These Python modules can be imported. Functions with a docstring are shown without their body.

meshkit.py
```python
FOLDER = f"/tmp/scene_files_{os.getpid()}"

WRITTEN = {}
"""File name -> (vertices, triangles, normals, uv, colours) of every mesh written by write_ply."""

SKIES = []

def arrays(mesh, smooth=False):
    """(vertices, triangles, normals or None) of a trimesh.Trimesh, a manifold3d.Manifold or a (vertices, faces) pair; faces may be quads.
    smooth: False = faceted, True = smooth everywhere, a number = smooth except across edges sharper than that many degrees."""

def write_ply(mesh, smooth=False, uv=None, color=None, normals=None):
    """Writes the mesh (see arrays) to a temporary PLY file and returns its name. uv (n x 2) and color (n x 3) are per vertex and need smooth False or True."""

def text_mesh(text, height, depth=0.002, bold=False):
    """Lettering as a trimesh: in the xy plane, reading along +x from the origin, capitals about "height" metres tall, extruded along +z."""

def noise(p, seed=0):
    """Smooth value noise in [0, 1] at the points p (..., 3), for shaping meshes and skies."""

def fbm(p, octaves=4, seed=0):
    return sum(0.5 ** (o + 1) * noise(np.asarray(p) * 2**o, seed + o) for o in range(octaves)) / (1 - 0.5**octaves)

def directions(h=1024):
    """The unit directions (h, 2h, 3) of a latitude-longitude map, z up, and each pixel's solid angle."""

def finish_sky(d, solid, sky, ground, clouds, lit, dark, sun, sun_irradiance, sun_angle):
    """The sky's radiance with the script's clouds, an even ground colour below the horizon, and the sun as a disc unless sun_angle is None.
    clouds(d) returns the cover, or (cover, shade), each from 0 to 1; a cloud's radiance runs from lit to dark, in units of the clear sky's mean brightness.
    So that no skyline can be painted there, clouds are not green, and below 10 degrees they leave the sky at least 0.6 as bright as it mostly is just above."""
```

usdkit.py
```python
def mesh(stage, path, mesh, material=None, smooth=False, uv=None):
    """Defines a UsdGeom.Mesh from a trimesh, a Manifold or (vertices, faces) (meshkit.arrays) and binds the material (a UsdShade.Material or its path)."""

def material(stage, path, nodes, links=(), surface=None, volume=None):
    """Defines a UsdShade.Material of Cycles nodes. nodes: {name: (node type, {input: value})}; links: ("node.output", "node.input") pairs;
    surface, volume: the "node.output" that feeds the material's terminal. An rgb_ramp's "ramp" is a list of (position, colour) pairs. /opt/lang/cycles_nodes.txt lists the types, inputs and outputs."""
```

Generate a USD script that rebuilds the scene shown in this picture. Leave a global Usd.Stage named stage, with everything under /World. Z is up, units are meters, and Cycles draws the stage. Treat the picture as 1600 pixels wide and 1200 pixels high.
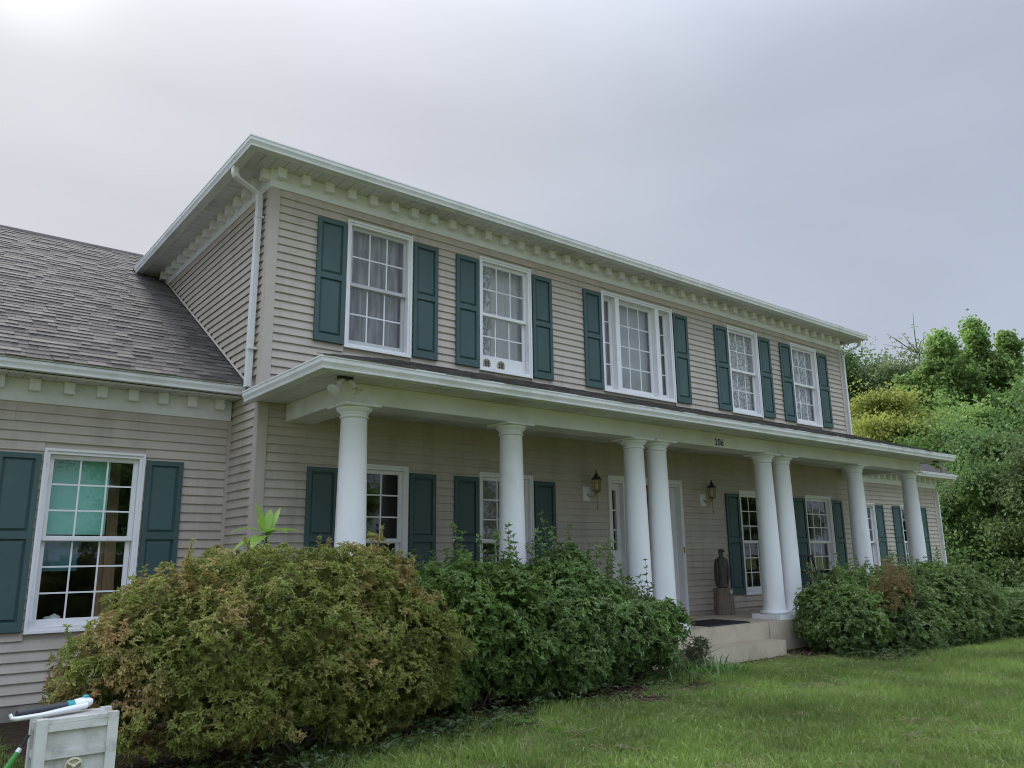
import math, random
import numpy as np, trimesh, usdkit, meshkit
from pxr import Usd, UsdGeom, UsdLux, UsdShade, Gf, Sdf, Vt
from shapely.geometry import Polygon, box as sbox

stage = Usd.Stage.CreateInMemory()
UsdGeom.SetStageUpAxis(stage, UsdGeom.Tokens.z)
UsdGeom.SetStageMetersPerUnit(stage, 1.0)
UsdGeom.Xform.Define(stage, '/World')
UsdGeom.Scope.Define(stage, '/World/Looks')
PI = math.pi

# ------------------------------------------------------------------ camera, sky, sun, exposure
CAM = np.array([-3.3545, -9.0, 0.0])
CR, CU, CF = (np.array(v) for v in ([0.78170463, -0.62352563, -0.01239636], [-0.12518033, -0.17634728, 0.97633576], [0.61095643, 0.7616544, 0.21590462]))
cam = UsdGeom.Camera.Define(stage, '/World/camera')
cam.AddTransformOp().Set(Gf.Matrix4d(*CR, 0, *CU, 0, *(-CF), 0, *CAM, 1))
cam.CreateHorizontalApertureAttr(36.0)
cam.CreateVerticalApertureAttr(27.0)
cam.CreateFocalLengthAttr(36.0 * 1216.4 / 1600)
cam.CreateClippingRangeAttr(Gf.Vec2f(0.05, 2000))
cam.CreateExposureAttr(1.72)

SUN_EL, SUN_AZ = math.radians(36.0), math.radians(2.6)
SUN = (math.sin(SUN_AZ) * math.cos(SUN_EL), math.cos(SUN_AZ) * math.cos(SUN_EL), math.sin(SUN_EL))
sun = UsdLux.DistantLight.Define(stage, '/World/sun')
sun.CreateIntensityAttr(0.40)
sun.CreateAngleAttr(10.0)
sun.CreateNormalizeAttr(True)
sun.CreateColorAttr(Gf.Vec3f(1.0, 0.95, 0.88))
sun.AddTransformOp().Set(Gf.Matrix4d(Gf.Rotation(Gf.Vec3d(0, 0, 1), Gf.Vec3d(*SUN)), Gf.Vec3d(0, 0, 0)))

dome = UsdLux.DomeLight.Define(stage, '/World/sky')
dome.GetPrim().SetCustomDataByKey('kind', 'structure')
SKY_S = 0.1
def per(c):
    return tuple(x / SKY_S for x in c)
usdkit.material(stage, '/World/Looks/hazy_overcast_sky', {
    'tc': ('texture_coordinate', {}),
    'nrm': ('vector_math', {'math_type': 'normalize'}),
    'xyz': ('separate_xyz', {}),
    'sky': ('sky_texture', {'sky_type': 'single_scattering', 'sun_disc': False, 'sun_elevation': SUN_EL, 'sun_rotation': SUN_AZ, 'aerosol_density': 1.0}),
    'dot': ('vector_math', {'math_type': 'dot_product', 'vector2': SUN}),
    'dpos': ('math', {'math_type': 'maximum', 'value2': 0.0}),
    'g1': ('math', {'math_type': 'power', 'value2': 3.5}),
    'g2': ('math', {'math_type': 'power', 'value2': 90.0}),
    'g3': ('math', {'math_type': 'power', 'value2': 500.0}),
    'c1': ('mix_color', {'blend_type': 'mix', 'a': per((0.134, 0.153, 0.188)), 'b': per((0.210, 0.212, 0.227)), 'use_clamp': True}),
    'm2': ('math', {'math_type': 'multiply', 'value2': 0.020 / SKY_S}),
    'm3': ('math', {'math_type': 'multiply', 'value2': 0.10 / SKY_S}),
    's23': ('math', {'math_type': 'add'}),
    'glow': ('combine_xyz', {}),
    'addg': ('vector_math', {'math_type': 'add'}),
    'zen_fill': ('map_range', {'range_type': 'smoothstep', 'from_min': 0.5, 'from_max': 1.0, 'to_min': 1.0, 'to_max': 3.6, 'clamp': True}),  # brightening added overhead, mostly out of view, partly to light the house front
    'hz': ('map_range', {'range_type': 'smoothstep', 'from_min': 0.05, 'from_max': 0.5, 'to_min': 1.10, 'to_max': 0.97, 'clamp': True}),
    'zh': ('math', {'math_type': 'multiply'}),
    'map': ('mapping', {'mapping_type': 'point', 'scale': (1.2, 2.0, 5.0), 'rotation': (0.25, 0.1, 0.4)}),
    'nz': ('noise_texture', {'scale': 1.6, 'detail': 5.0, 'roughness': 0.55}),
    'nr': ('map_range', {'from_min': 0.3, 'from_max': 0.7, 'to_min': 0.95, 'to_max': 1.05, 'clamp': True}),
    'k': ('math', {'math_type': 'multiply'}),
    'sc': ('vector_math', {'math_type': 'scale'}),
    'mx': ('mix_color', {'blend_type': 'mix', 'fac': 0.992, 'use_clamp': False}),
    'bg': ('background_shader', {'strength': SKY_S}),
}, [('tc.generated', 'nrm.vector1'), ('nrm.vector', 'xyz.vector'), ('nrm.vector', 'dot.vector1'), ('dot.value', 'dpos.value1'),
    ('dpos.value', 'g1.value1'), ('dpos.value', 'g2.value1'), ('dpos.value', 'g3.value1'), ('g1.value', 'c1.fac'),
    ('g2.value', 'm2.value1'), ('g3.value', 'm3.value1'), ('m2.value', 's23.value1'), ('m3.value', 's23.value2'),
    ('s23.value', 'glow.x'), ('s23.value', 'glow.y'), ('s23.value', 'glow.z'), ('c1.result', 'addg.vector1'), ('glow.vector', 'addg.vector2'),
    ('xyz.z', 'zen_fill.value'), ('xyz.z', 'hz.value'), ('zen_fill.result', 'zh.value1'), ('hz.result', 'zh.value2'), ('nrm.vector', 'map.vector'), ('map.vector', 'nz.vector'), ('nz.fac', 'nr.value'),
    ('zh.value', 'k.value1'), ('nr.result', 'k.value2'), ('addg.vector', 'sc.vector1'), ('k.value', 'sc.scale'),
    ('sky.color', 'mx.a'), ('sc.vector', 'mx.b'), ('mx.result', 'bg.color')], surface='bg.background')
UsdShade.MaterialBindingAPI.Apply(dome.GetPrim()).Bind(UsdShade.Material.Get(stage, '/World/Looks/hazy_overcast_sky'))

# ------------------------------------------------------------------ materials
LOOKS = {}
def srgb(r, g, b):
    f = lambda c: (c / 12.92 if c <= 0.04045 else ((c + 0.055) / 1.055) ** 2.4)
    return tuple(f(x / 255.0) for x in (r, g, b))
def mul(c, k):
    return tuple(min(0.95, x * k) for x in c)
def mat(name, col, rough=0.6, var=0.08, scale=6.0, stretch=(1, 1, 1), bump=0.0, bscale=60.0, bdist=0.004, rnd=0.0, spec=0.5, stain=None, stain_scale=1.3, stain_at=(0.5, 0.75), metal=0.0, detail=4.0, bstretch=None, streak=None):
    """Painted or mineral surface: base colour broken up by noise, an optional stain of its own shape, a fine relief, a random tone per piece."""
    n = {'g': ('geometry', {}), 'mp': ('mapping', {'scale': stretch}), 'nz': ('noise_texture', {'scale': scale, 'detail': detail, 'roughness': 0.6}),
         'rp': ('rgb_ramp', {'ramp': [(0.25, mul(col, 1 - var)), (0.75, mul(col, 1 + var))]}),
         'p': ('principled_bsdf', {'roughness': rough, 'specular_ior_level': spec, 'metallic': metal})}
    l = [('g.position', 'mp.vector'), ('mp.vector', 'nz.vector'), ('nz.fac', 'rp.fac')]
    out = 'rp.color'
    if stain:
        n['ns'] = ('noise_texture', {'scale': stain_scale, 'detail': 6.0, 'roughness': 0.65})
        n['sr'] = ('map_range', {'from_min': stain_at[0], 'from_max': stain_at[1], 'to_min': 0.0, 'to_max': 1.0, 'clamp': True})
        n['sm'] = ('mix_color', {'blend_type': 'mix', 'b': stain})
        n['sp'] = ('mapping', {'scale': streak or stretch})
        l += [('g.position', 'sp.vector'), ('sp.vector', 'ns.vector'), ('ns.fac', 'sr.value'), ('sr.result', 'sm.fac'), (out, 'sm.a')]
        out = 'sm.result'
    if rnd:
        n['oi'] = ('object_info', {})
        n['orr'] = ('map_range', {'from_min': 0.0, 'from_max': 1.0, 'to_min': 1 - rnd, 'to_max': 1 + rnd})
        n['hv'] = ('hsv', {})
        l += [('oi.random', 'orr.value'), ('orr.result', 'hv.value'), (out, 'hv.color')]
        out = 'hv.color'
    l.append((out, 'p.base_color'))
    if bump:
        n['bm'] = ('mapping', {'scale': bstretch or stretch})
        n['bn'] = ('noise_texture', {'scale': bscale, 'detail': 3.0})
        n['bp'] = ('bump', {'strength': bump, 'distance': bdist})
        l += [('g.position', 'bm.vector'), ('bm.vector', 'bn.vector'), ('bn.fac', 'bp.height'), ('bp.normal', 'p.normal')]
    LOOKS[name] = usdkit.material(stage, '/World/Looks/' + name, n, l, surface='p.BSDF')
    return LOOKS[name]
def leafmat(name, cols, patch=None, patch_scale=1.2, patch_at=(0.52, 0.66), trans=0.3, rough=0.5, spec=0.4, tone=0.25, tone_scale=0.9):
    """Leaves: a colour per leaf from cols, patches of another colour where the plant has them, light through the blade."""
    n = {'g': ('geometry', {}), 'rp': ('rgb_ramp', {'ramp': list(zip(np.linspace(0, 1, len(cols)), cols))}),
         'tn': ('noise_texture', {'scale': tone_scale, 'detail': 3.0}), 'tr': ('map_range', {'from_min': 0.3, 'from_max': 0.7, 'to_min': 1 - tone, 'to_max': 1 + tone, 'clamp': True}),
         'hv': ('hsv', {}), 'p': ('principled_bsdf', {'roughness': rough, 'specular_ior_level': spec}), 'tc': ('hsv', {'value': trans * 2.2}), 't': ('translucent_bsdf', {}), 'mx': ('add_closure', {})}
    l = [('g.random_per_island', 'rp.fac'), ('g.position', 'tn.vector'), ('tn.fac', 'tr.value'), ('tr.result', 'hv.value'), ('rp.color', 'hv.color')]
    out = 'hv.color'
    if patch:
        n['pn'] = ('noise_texture', {'scale': patch_scale, 'detail': 4.0, 'roughness': 0.6})
        n['pr'] = ('map_range', {'from_min': patch_at[0], 'from_max': patch_at[1], 'to_min': 0.0, 'to_max': 0.85, 'clamp': True})
        n['pc'] = ('rgb_ramp', {'ramp': list(zip(np.linspace(0, 1, len(patch)), patch))})
        n['pm'] = ('mix_color', {})
        l += [('g.position', 'pn.vector'), ('pn.fac', 'pr.value'), ('g.random_per_island', 'pc.fac'), ('pr.result', 'pm.fac'), (out, 'pm.a'), ('pc.color', 'pm.b')]
        out = 'pm.result'
    l += [(out, 'p.base_color'), (out, 'tc.color'), ('tc.color', 't.color'), ('p.BSDF', 'mx.closure1'), ('t.BSDF', 'mx.closure2')]
    LOOKS[name] = usdkit.material(stage, '/World/Looks/' + name, n, l, surface='mx.closure')
    return LOOKS[name]

mat('tan_vinyl_siding', (0.520, 0.462, 0.402), 0.55, 0.06, 3.0, (1, 1, 5), 0.25, 120, 0.002, rnd=0.035, spec=0.35, bstretch=(0.15, 0.15, 1.0), stain=(0.36, 0.32, 0.265), stain_scale=1.6, stain_at=(0.48, 0.85), streak=(2.2, 2.2, 0.45))
mat('tan_trim', (0.49, 0.435, 0.38), 0.55, 0.05, 4.0)
mat('weathered_white_trim', (0.81, 0.815, 0.835), 0.5, 0.04, 2.5, stain=(0.64, 0.66, 0.63), stain_scale=1.6, stain_at=(0.5, 0.8))
mat('gutter_white', (0.75, 0.757, 0.768), 0.4, 0.04, 3.0, (1, 1, 0.4), stain=(0.50, 0.56, 0.51), stain_scale=2.2, stain_at=(0.5, 0.8))
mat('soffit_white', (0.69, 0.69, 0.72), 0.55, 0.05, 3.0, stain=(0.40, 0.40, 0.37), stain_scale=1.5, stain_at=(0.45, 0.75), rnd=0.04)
mat('mossy_beam_paint', (0.76, 0.765, 0.765), 0.5, 0.04, 2.0, stain=(0.54, 0.56, 0.48), stain_scale=1.4, stain_at=(0.45, 0.78))
mat('column_white', (0.83, 0.84, 0.85), 0.42, 0.02, 2.0, (1, 1, 0.3), stain=(0.66, 0.66, 0.62), stain_scale=4.0, stain_at=(0.55, 0.85), bump=0.08, bscale=50, bdist=0.002)
mat('window_white', (0.80, 0.80, 0.81), 0.4, 0.03, 4.0, stain=(0.55, 0.53, 0.49), stain_scale=5.0, stain_at=(0.6, 0.85))
mat('sash_grey', (0.52, 0.52, 0.53), 0.45, 0.04, 5.0)
mat('grille_white', (0.82, 0.83, 0.84), 0.4, 0.01, 5.0)
mat('shutter_green', (0.047, 0.092, 0.091), 0.5, 0.09, 3.0, (1, 1, 0.6), 0.12, 90, 0.002, rnd=0.07, bstretch=(1, 1, 0.1), stain=(0.075, 0.135, 0.130), stain_scale=2.5, stain_at=(0.55, 0.85))
mat('shingle_light', (0.150, 0.137, 0.128), 0.9, 0.16, 40.0, bump=0.6, bscale=260, bdist=0.003, rnd=0.14, spec=0.2)
mat('shingle_mid', (0.120, 0.109, 0.104), 0.9, 0.16, 40.0, bump=0.6, bscale=260, bdist=0.003, rnd=0.14, spec=0.2)
mat('shingle_dark', (0.094, 0.085, 0.082), 0.9, 0.16, 40.0, bump=0.6, bscale=260, bdist=0.003, rnd=0.14, spec=0.2)
mat('roof_felt', (0.045, 0.042, 0.043), 0.95, 0.1, 10.0)
mat('concrete', (0.47, 0.405, 0.305), 0.85, 0.10, 5.0, bump=0.35, bscale=140, bdist=0.003, stain=(0.29, 0.245, 0.18), stain_scale=2.2, stain_at=(0.52, 0.8))
mat('foundation_concrete', (0.33, 0.30, 0.26), 0.9, 0.15, 6.0, bump=0.5, bscale=50, bdist=0.008, stain=(0.16, 0.14, 0.11), stain_scale=2.0)
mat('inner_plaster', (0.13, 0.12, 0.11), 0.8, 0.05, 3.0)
mat('red_door_paint', (0.28, 0.02, 0.03), 0.4, 0.05, 3.0)
mat('old_brass', (0.36, 0.27, 0.12), 0.38, 0.25, 20.0, metal=0.9)
mat('dark_iron', (0.025, 0.025, 0.027), 0.5, 0.2, 20.0)
mat('door_mat_rubber', (0.022, 0.022, 0.026), 0.85, 0.25, 60.0, bump=0.8, bscale=160, bdist=0.006)
mat('grey_log', (0.21, 0.175, 0.145), 0.9, 0.45, 9.0, (3, 3, 0.35), 0.9, 22, 0.02, bstretch=(3, 3, 0.25))
mat('carved_dark_wood', (0.085, 0.072, 0.068), 0.6, 0.5, 10.0, (2, 2, 0.5), 0.8, 26, 0.015, bstretch=(2, 2, 0.4))
mat('black_lettering', (0.015, 0.017, 0.018), 0.5, 0.05, 5.0)
mat('bark', (0.10, 0.08, 0.062), 0.95, 0.35, 8.0, (3, 3, 0.6), 0.8, 20, 0.02)
mat('twig', (0.17, 0.14, 0.11), 0.9, 0.3, 20.0)
mat('box_plastic', (0.62, 0.61, 0.58), 0.6, 0.07, 6.0, bump=0.2, bscale=80, bdist=0.003, stain=(0.34, 0.33, 0.30), stain_scale=5.0, stain_at=(0.48, 0.72))
mat('knob_plastic', (0.52, 0.50, 0.36), 0.5, 0.08, 10.0)
mat('blower_black', (0.025, 0.028, 0.034), 0.45, 0.1, 10.0)
mat('blower_teal', (0.02, 0.30, 0.33), 0.4, 0.05, 10.0)
mat('blower_white', (0.76, 0.77, 0.80), 0.4, 0.04, 10.0)
mat('hose_green', (0.06, 0.26, 0.05), 0.4, 0.1, 10.0)
mat('lamp_grey', (0.60, 0.60, 0.58), 0.45, 0.10, 12.0, stain=(0.35, 0.36, 0.30), stain_scale=8)
mat('vent_beige', (0.50, 0.47, 0.36), 0.6, 0.08, 15.0)
mat('dark_recess', (0.01, 0.01, 0.01), 0.9, 0.1, 5.0)
mat('teal_shade', (0.20, 0.60, 0.47), 0.8, 0.05, 3.0)
mat('brown_board', (0.30, 0.185, 0.10), 0.7, 0.25, 4.0, (8, 8, 0.6))
mat('blue_bin', (0.05, 0.22, 0.27), 0.5, 0.1, 5.0)
mat('pale_drape', (0.46, 0.47, 0.50), 0.8, 0.03, 2.0)
mat('blind_dim', (0.26, 0.25, 0.24), 0.8, 0.05, 2.0)
mat('shade_white', (0.80, 0.80, 0.82), 0.8, 0.03, 2.0)

def lace(name, hi, lo, scale, fac, kind='voronoi', stretch=(1, 1, 1), at=(0.25, 0.55)):
    """Net curtain: a woven pattern of thick and thin thread; the thin parts let some of the room through."""
    n = {'g': ('geometry', {}), 'mp': ('mapping', {'scale': stretch}), 'nz': ('noise_texture', {'scale': scale * 0.5, 'detail': 2.0}), 'vm': ('vector_math', {'math_type': 'multiply_add', 'vector2': (0.25, 0.25, 0.25)}),
         'vo': ('voronoi_texture', {'scale': scale, 'feature': 'distance_to_edge'}) if kind == 'voronoi' else ('noise_texture', {'scale': scale, 'detail': 5.0}),
         'mr': ('map_range', {'from_min': at[0], 'from_max': at[1], 'to_min': 0.0, 'to_max': 1.0, 'clamp': True}),
         'c': ('mix_color', {'a': hi, 'b': lo}), 'f': ('map_range', {'from_min': 0.0, 'from_max': 1.0, 'to_min': fac[0], 'to_max': fac[1], 'clamp': True}),
         'd': ('diffuse_bsdf', {}), 'tl': ('translucent_bsdf', {}), 'm1': ('mix_closure', {'fac': 0.25}), 'tr': ('transparent_bsdf', {}), 'm2': ('mix_closure', {})}
    out = 'vo.distance' if kind == 'voronoi' else 'vo.fac'
    l = [('g.position', 'mp.vector'), ('mp.vector', 'nz.vector'), ('nz.color', 'vm.vector1'), ('mp.vector', 'vm.vector3'), ('vm.vector', 'vo.vector'), (out, 'mr.value'), ('mr.result', 'c.fac'), ('mr.result', 'f.value'),
         ('c.result', 'd.color'), ('c.result', 'tl.color'), ('d.BSDF', 'm1.closure1'), ('tl.BSDF', 'm1.closure2'), ('m1.closure', 'm2.closure1'), ('tr.BSDF', 'm2.closure2'), ('f.result', 'm2.fac')]
    LOOKS[name] = usdkit.material(stage, '/World/Looks/' + name, n, l, surface='m2.closure')
lace('grey_sheer', (0.62, 0.60, 0.63), (0.42, 0.41, 0.44), 4.0, (0.0, 0.2), 'noise', (4, 4, 0.5), (0.35, 0.65))
lace('white_sheer', (0.93, 0.93, 0.95), (0.80, 0.80, 0.83), 30.0, (0.0, 0.05), 'noise', (1.5, 1.5, 0.8), (0.35, 0.65))
lace('white_lace', (0.45, 0.49, 0.51), (0.95, 0.95, 0.96), 9.0, (0.12, 0.0), 'voronoi', (1, 1, 1), (0.02, 0.16))
lace('white_lace_swirl', (0.42, 0.46, 0.49), (0.95, 0.95, 0.97), 7.0, (0.12, 0.0), 'voronoi', (1.2, 1.2, 0.8), (0.02, 0.18))

LOOKS['window_glass'] = usdkit.material(stage, '/World/Looks/window_glass', {
    'lw': ('layer_weight', {'blend': 0.5}), 'pw': ('math', {'math_type': 'power', 'value2': 5.0}), 'fr': ('math', {'math_type': 'multiply_add', 'value2': 0.92, 'value3': 0.045, 'use_clamp': True}), 'tr': ('transparent_bsdf', {'color': (0.965, 0.975, 0.97)}), 'gl': ('glossy_bsdf', {'color': (0.95, 0.97, 1.0), 'roughness': 0.015}),
    'mx': ('mix_closure', {})}, [('lw.facing', 'pw.value1'), ('pw.value', 'fr.value1'), ('fr.value', 'mx.fac'), ('tr.BSDF', 'mx.closure1'), ('gl.BSDF', 'mx.closure2')], surface='mx.closure')
LOOKS['lantern_glass'] = usdkit.material(stage, '/World/Looks/lantern_glass', {
    'lw': ('layer_weight', {'blend': 0.5}), 'pw': ('math', {'math_type': 'power', 'value2': 5.0}), 'fr': ('math', {'math_type': 'multiply_add', 'value2': 0.92, 'value3': 0.04, 'use_clamp': True}), 'tr': ('transparent_bsdf', {'color': (0.86, 0.84, 0.74)}), 'gl': ('glossy_bsdf', {'roughness': 0.05}),
    'mx': ('mix_closure', {})}, [('lw.facing', 'pw.value1'), ('pw.value', 'fr.value1'), ('fr.value', 'mx.fac'), ('tr.BSDF', 'mx.closure1'), ('gl.BSDF', 'mx.closure2')], surface='mx.closure')

# ------------------------------------------------------------------ helpers
ORIGIN = {}
def free(parent, name):
    base, k = f'{parent}/{name}', 0
    path = base
    while stage.GetPrimAtPath(path):
        k += 1
        path = f'{base}_{k:03d}'
    return path
_next = {}
def numbered(parent, name):
    k = _next.get((parent, name), 0)
    _next[(parent, name)] = k + 1
    return f'{parent}/{name}' if k == 0 else f'{parent}/{name}_{k:03d}'
def tag(prim, label=None, cat=None, group=None, kind=None):
    for key, v in (('label', label), ('category', cat), ('group', group), ('kind', kind)):
        if v:
            prim.SetCustomDataByKey(key, v)
def thing(name, loc, label=None, cat=None, group=None, kind=None):
    path = numbered('/World', name)
    x = UsdGeom.Xform.Define(stage, path)
    x.AddTranslateOp().Set(Gf.Vec3d(*map(float, loc)))
    ORIGIN[path] = np.array(loc, float)
    tag(x.GetPrim(), label, cat, group, kind)
    return path
def holder(parent, name, label=None):
    path = numbered(parent, name)
    x = UsdGeom.Xform.Define(stage, path)
    ORIGIN[path] = ORIGIN[parent]
    if label:
        x.GetPrim().SetCustomDataByKey('label', label)
    return path
class MB:
    """Collects pieces of one mesh, in world coordinates."""
    def __init__(self):
        self.p = []
    def box(self, x0, x1, y0, y1, z0, z1):
        v = np.array([(x, y, z) for x in (min(x0, x1), max(x0, x1)) for y in (min(y0, y1), max(y0, y1)) for z in (min(z0, z1), max(z0, z1))])
        f = np.array([(0, 1, 3), (0, 3, 2), (4, 6, 7), (4, 7, 5), (0, 4, 5), (0, 5, 1), (2, 3, 7), (2, 7, 6), (0, 2, 6), (0, 6, 4), (1, 5, 7), (1, 7, 3)])
        self.p.append((v, f)); return self
    def add(self, m):
        self.p.append((np.asarray(m.vertices), np.asarray(m.faces)) if hasattr(m, 'vertices') else m); return self
    def tube(self, pts, rad, n=8):
        self.p.append(tube(pts, rad, n)); return self
    def get(self):
        vs, fs, o = [], [], 0
        for v, f in self.p:
            vs.append(v); fs.append(np.asarray(f) + o); o += len(v)
        return np.vstack(vs), np.vstack(fs)
def put(parent, name, m, material, smooth=False, label=None, kind=None):
    """One Mesh prim, given in world coordinates, as a child of a thing or part."""
    path = numbered(parent, name)
    if isinstance(m, MB):
        m = m.get()
    if hasattr(m, 'vertices'):
        m = (np.asarray(m.vertices), np.asarray(m.faces))
    o = ORIGIN.get(parent, np.zeros(3))
    usdkit.mesh(stage, path, (np.asarray(m[0], float) - o, m[1]), LOOKS[material], smooth)
    ORIGIN[path] = o
    tag(stage.GetPrimAtPath(path), label, None, None, kind)
    return path
def solo(name, m, material, label, cat=None, group=None, kind=None, smooth=False):
    """A thing that is one mesh (its parts may follow as children)."""
    if isinstance(m, MB):
        m = m.get()
    if hasattr(m, 'vertices'):
        m = (np.asarray(m.vertices), np.asarray(m.faces))
    path = numbered('/World', name)
    v = np.asarray(m[0], float)
    o = np.array([v[:, 0].mean(), v[:, 1].mean(), v[:, 2].min()])
    me = usdkit.mesh(stage, path, (v - o, m[1]), LOOKS[material], smooth)
    me.AddTranslateOp().Set(Gf.Vec3d(*o))
    ORIGIN[path] = o
    tag(me.GetPrim(), label, cat, group, kind)
    return path
def tube(pts, rad, n=8):
    pts = np.asarray(pts, float)
    rad = np.broadcast_to(np.asarray(rad, float), len(pts))
    t = np.gradient(pts, axis=0)
    t /= np.linalg.norm(t, axis=1, keepdims=True) + 1e-12
    ref = np.array([0, 0, 1.0]) if abs(t[0, 2]) < 0.9 else np.array([1.0, 0, 0])
    V = []
    for p, d, r in zip(pts, t, rad):
        a = np.cross(d, ref)
        if np.linalg.norm(a) < 1e-4:
            a = np.cross(d, [0.3, 1, 0.2])
        a /= np.linalg.norm(a); b = np.cross(d, a)
        ref = np.cross(a, d)
        th = np.linspace(0, 2 * PI, n, endpoint=False)
        V.append(p + r * (np.cos(th)[:, None] * a + np.sin(th)[:, None] * b))
    V = np.vstack(V); F = []
    m = len(pts)
    for i in range(m - 1):
        for j in range(n):
            k = (j + 1) % n
            F += [(i * n + j, (i + 1) * n + j, (i + 1) * n + k), (i * n + j, (i + 1) * n + k, i * n + k)]
    c0, c1 = len(V), len(V) + 1
    V = np.vstack([V, pts[:1], pts[-1:]])
    for j in range(n):
        k = (j + 1) % n
        F += [(c0, j, k), (c1, (m - 1) * n + k, (m - 1) * n + j)]
    return V, np.array(F)
def lathe(prof, cx, cy, n=40):
    """Revolves (radius, z) points about the vertical through cx, cy."""
    prof = np.asarray(prof, float); th = np.linspace(0, 2 * PI, n, endpoint=False); m = len(prof)
    V = np.array([(cx + r * math.cos(a), cy + r * math.sin(a), z) for r, z in prof for a in th]); F = []
    for i in range(m - 1):
        for j in range(n):
            k = (j + 1) % n
            F += [(i * n + j, i * n + k, (i + 1) * n + k), (i * n + j, (i + 1) * n + k, (i + 1) * n + j)]
    V = np.vstack([V, [(cx, cy, prof[0, 1])], [(cx, cy, prof[-1, 1])]])
    for j in range(n):
        k = (j + 1) % n
        F += [(m * n, k, j), (m * n + 1, (m - 1) * n + j, (m - 1) * n + k)]
    return V, np.array(F)
def prism(poly, a0, a1, to):
    """Extrudes a polygon of (out, z) points along a from a0 to a1; to maps (a, out, z) to the world."""
    n = len(poly)
    V = np.array([to(a, o, z) for a in (a0, a1) for o, z in poly], float)
    F = []
    for i in range(n):
        j = (i + 1) % n
        F += [(i, j, n + j), (i, n + j, n + i)]
    for i in range(1, n - 1):
        F += [(0, i + 1, i), (n, n + i, n + i + 1)]
    F = np.array(F)
    c = V.mean(0); t = V[F]; nn = np.cross(t[:, 1] - t[:, 0], t[:, 2] - t[:, 0])
    if ((t.mean(1) - c) * nn).sum() < 0:
        F = F[:, ::-1]
    return V, F
def sweep(prof, path):
    """Sweeps a closed (out, z) profile along a horizontal path of (x, y) points with mitred corners; out is to the right of travel."""
    P = np.asarray(path, float); d = np.diff(P, axis=0); d /= np.linalg.norm(d, axis=1, keepdims=True)
    nr = np.stack([d[:, 1], -d[:, 0]], 1); M = []
    for i in range(len(P)):
        if i == 0: M.append(nr[0])
        elif i == len(P) - 1: M.append(nr[-1])
        else:
            s = nr[i - 1] + nr[i]; M.append(s / (s @ nr[i]))
    n = len(prof)
    V = np.array([(p[0] + m[0] * o, p[1] + m[1] * o, z) for p, m in zip(P, M) for o, z in prof]); F = []
    for i in range(len(P) - 1):
        for j in range(n):
            k = (j + 1) % n
            F += [(i * n + j, (i + 1) * n + j, (i + 1) * n + k), (i * n + j, (i + 1) * n + k, i * n + k)]
    tv, tf = trimesh.creation.triangulate_polygon(Polygon(prof), engine='earcut')
    idx = [int(np.argmin(np.abs(np.asarray(prof) - q).sum(1))) for q in tv]
    for a, b, c in tf:
        a, b, c = idx[a], idx[b], idx[c]
        F += [(a, b, c), tuple((len(P) - 1) * n + q for q in (c, b, a))]
    m = trimesh.Trimesh(V, np.array(F), process=False); m.fix_normals()
    return np.array(m.vertices), np.array(m.faces)
def merged(parts):
    b = MB()
    for q in parts: b.add(q)
    return b.get()

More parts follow.
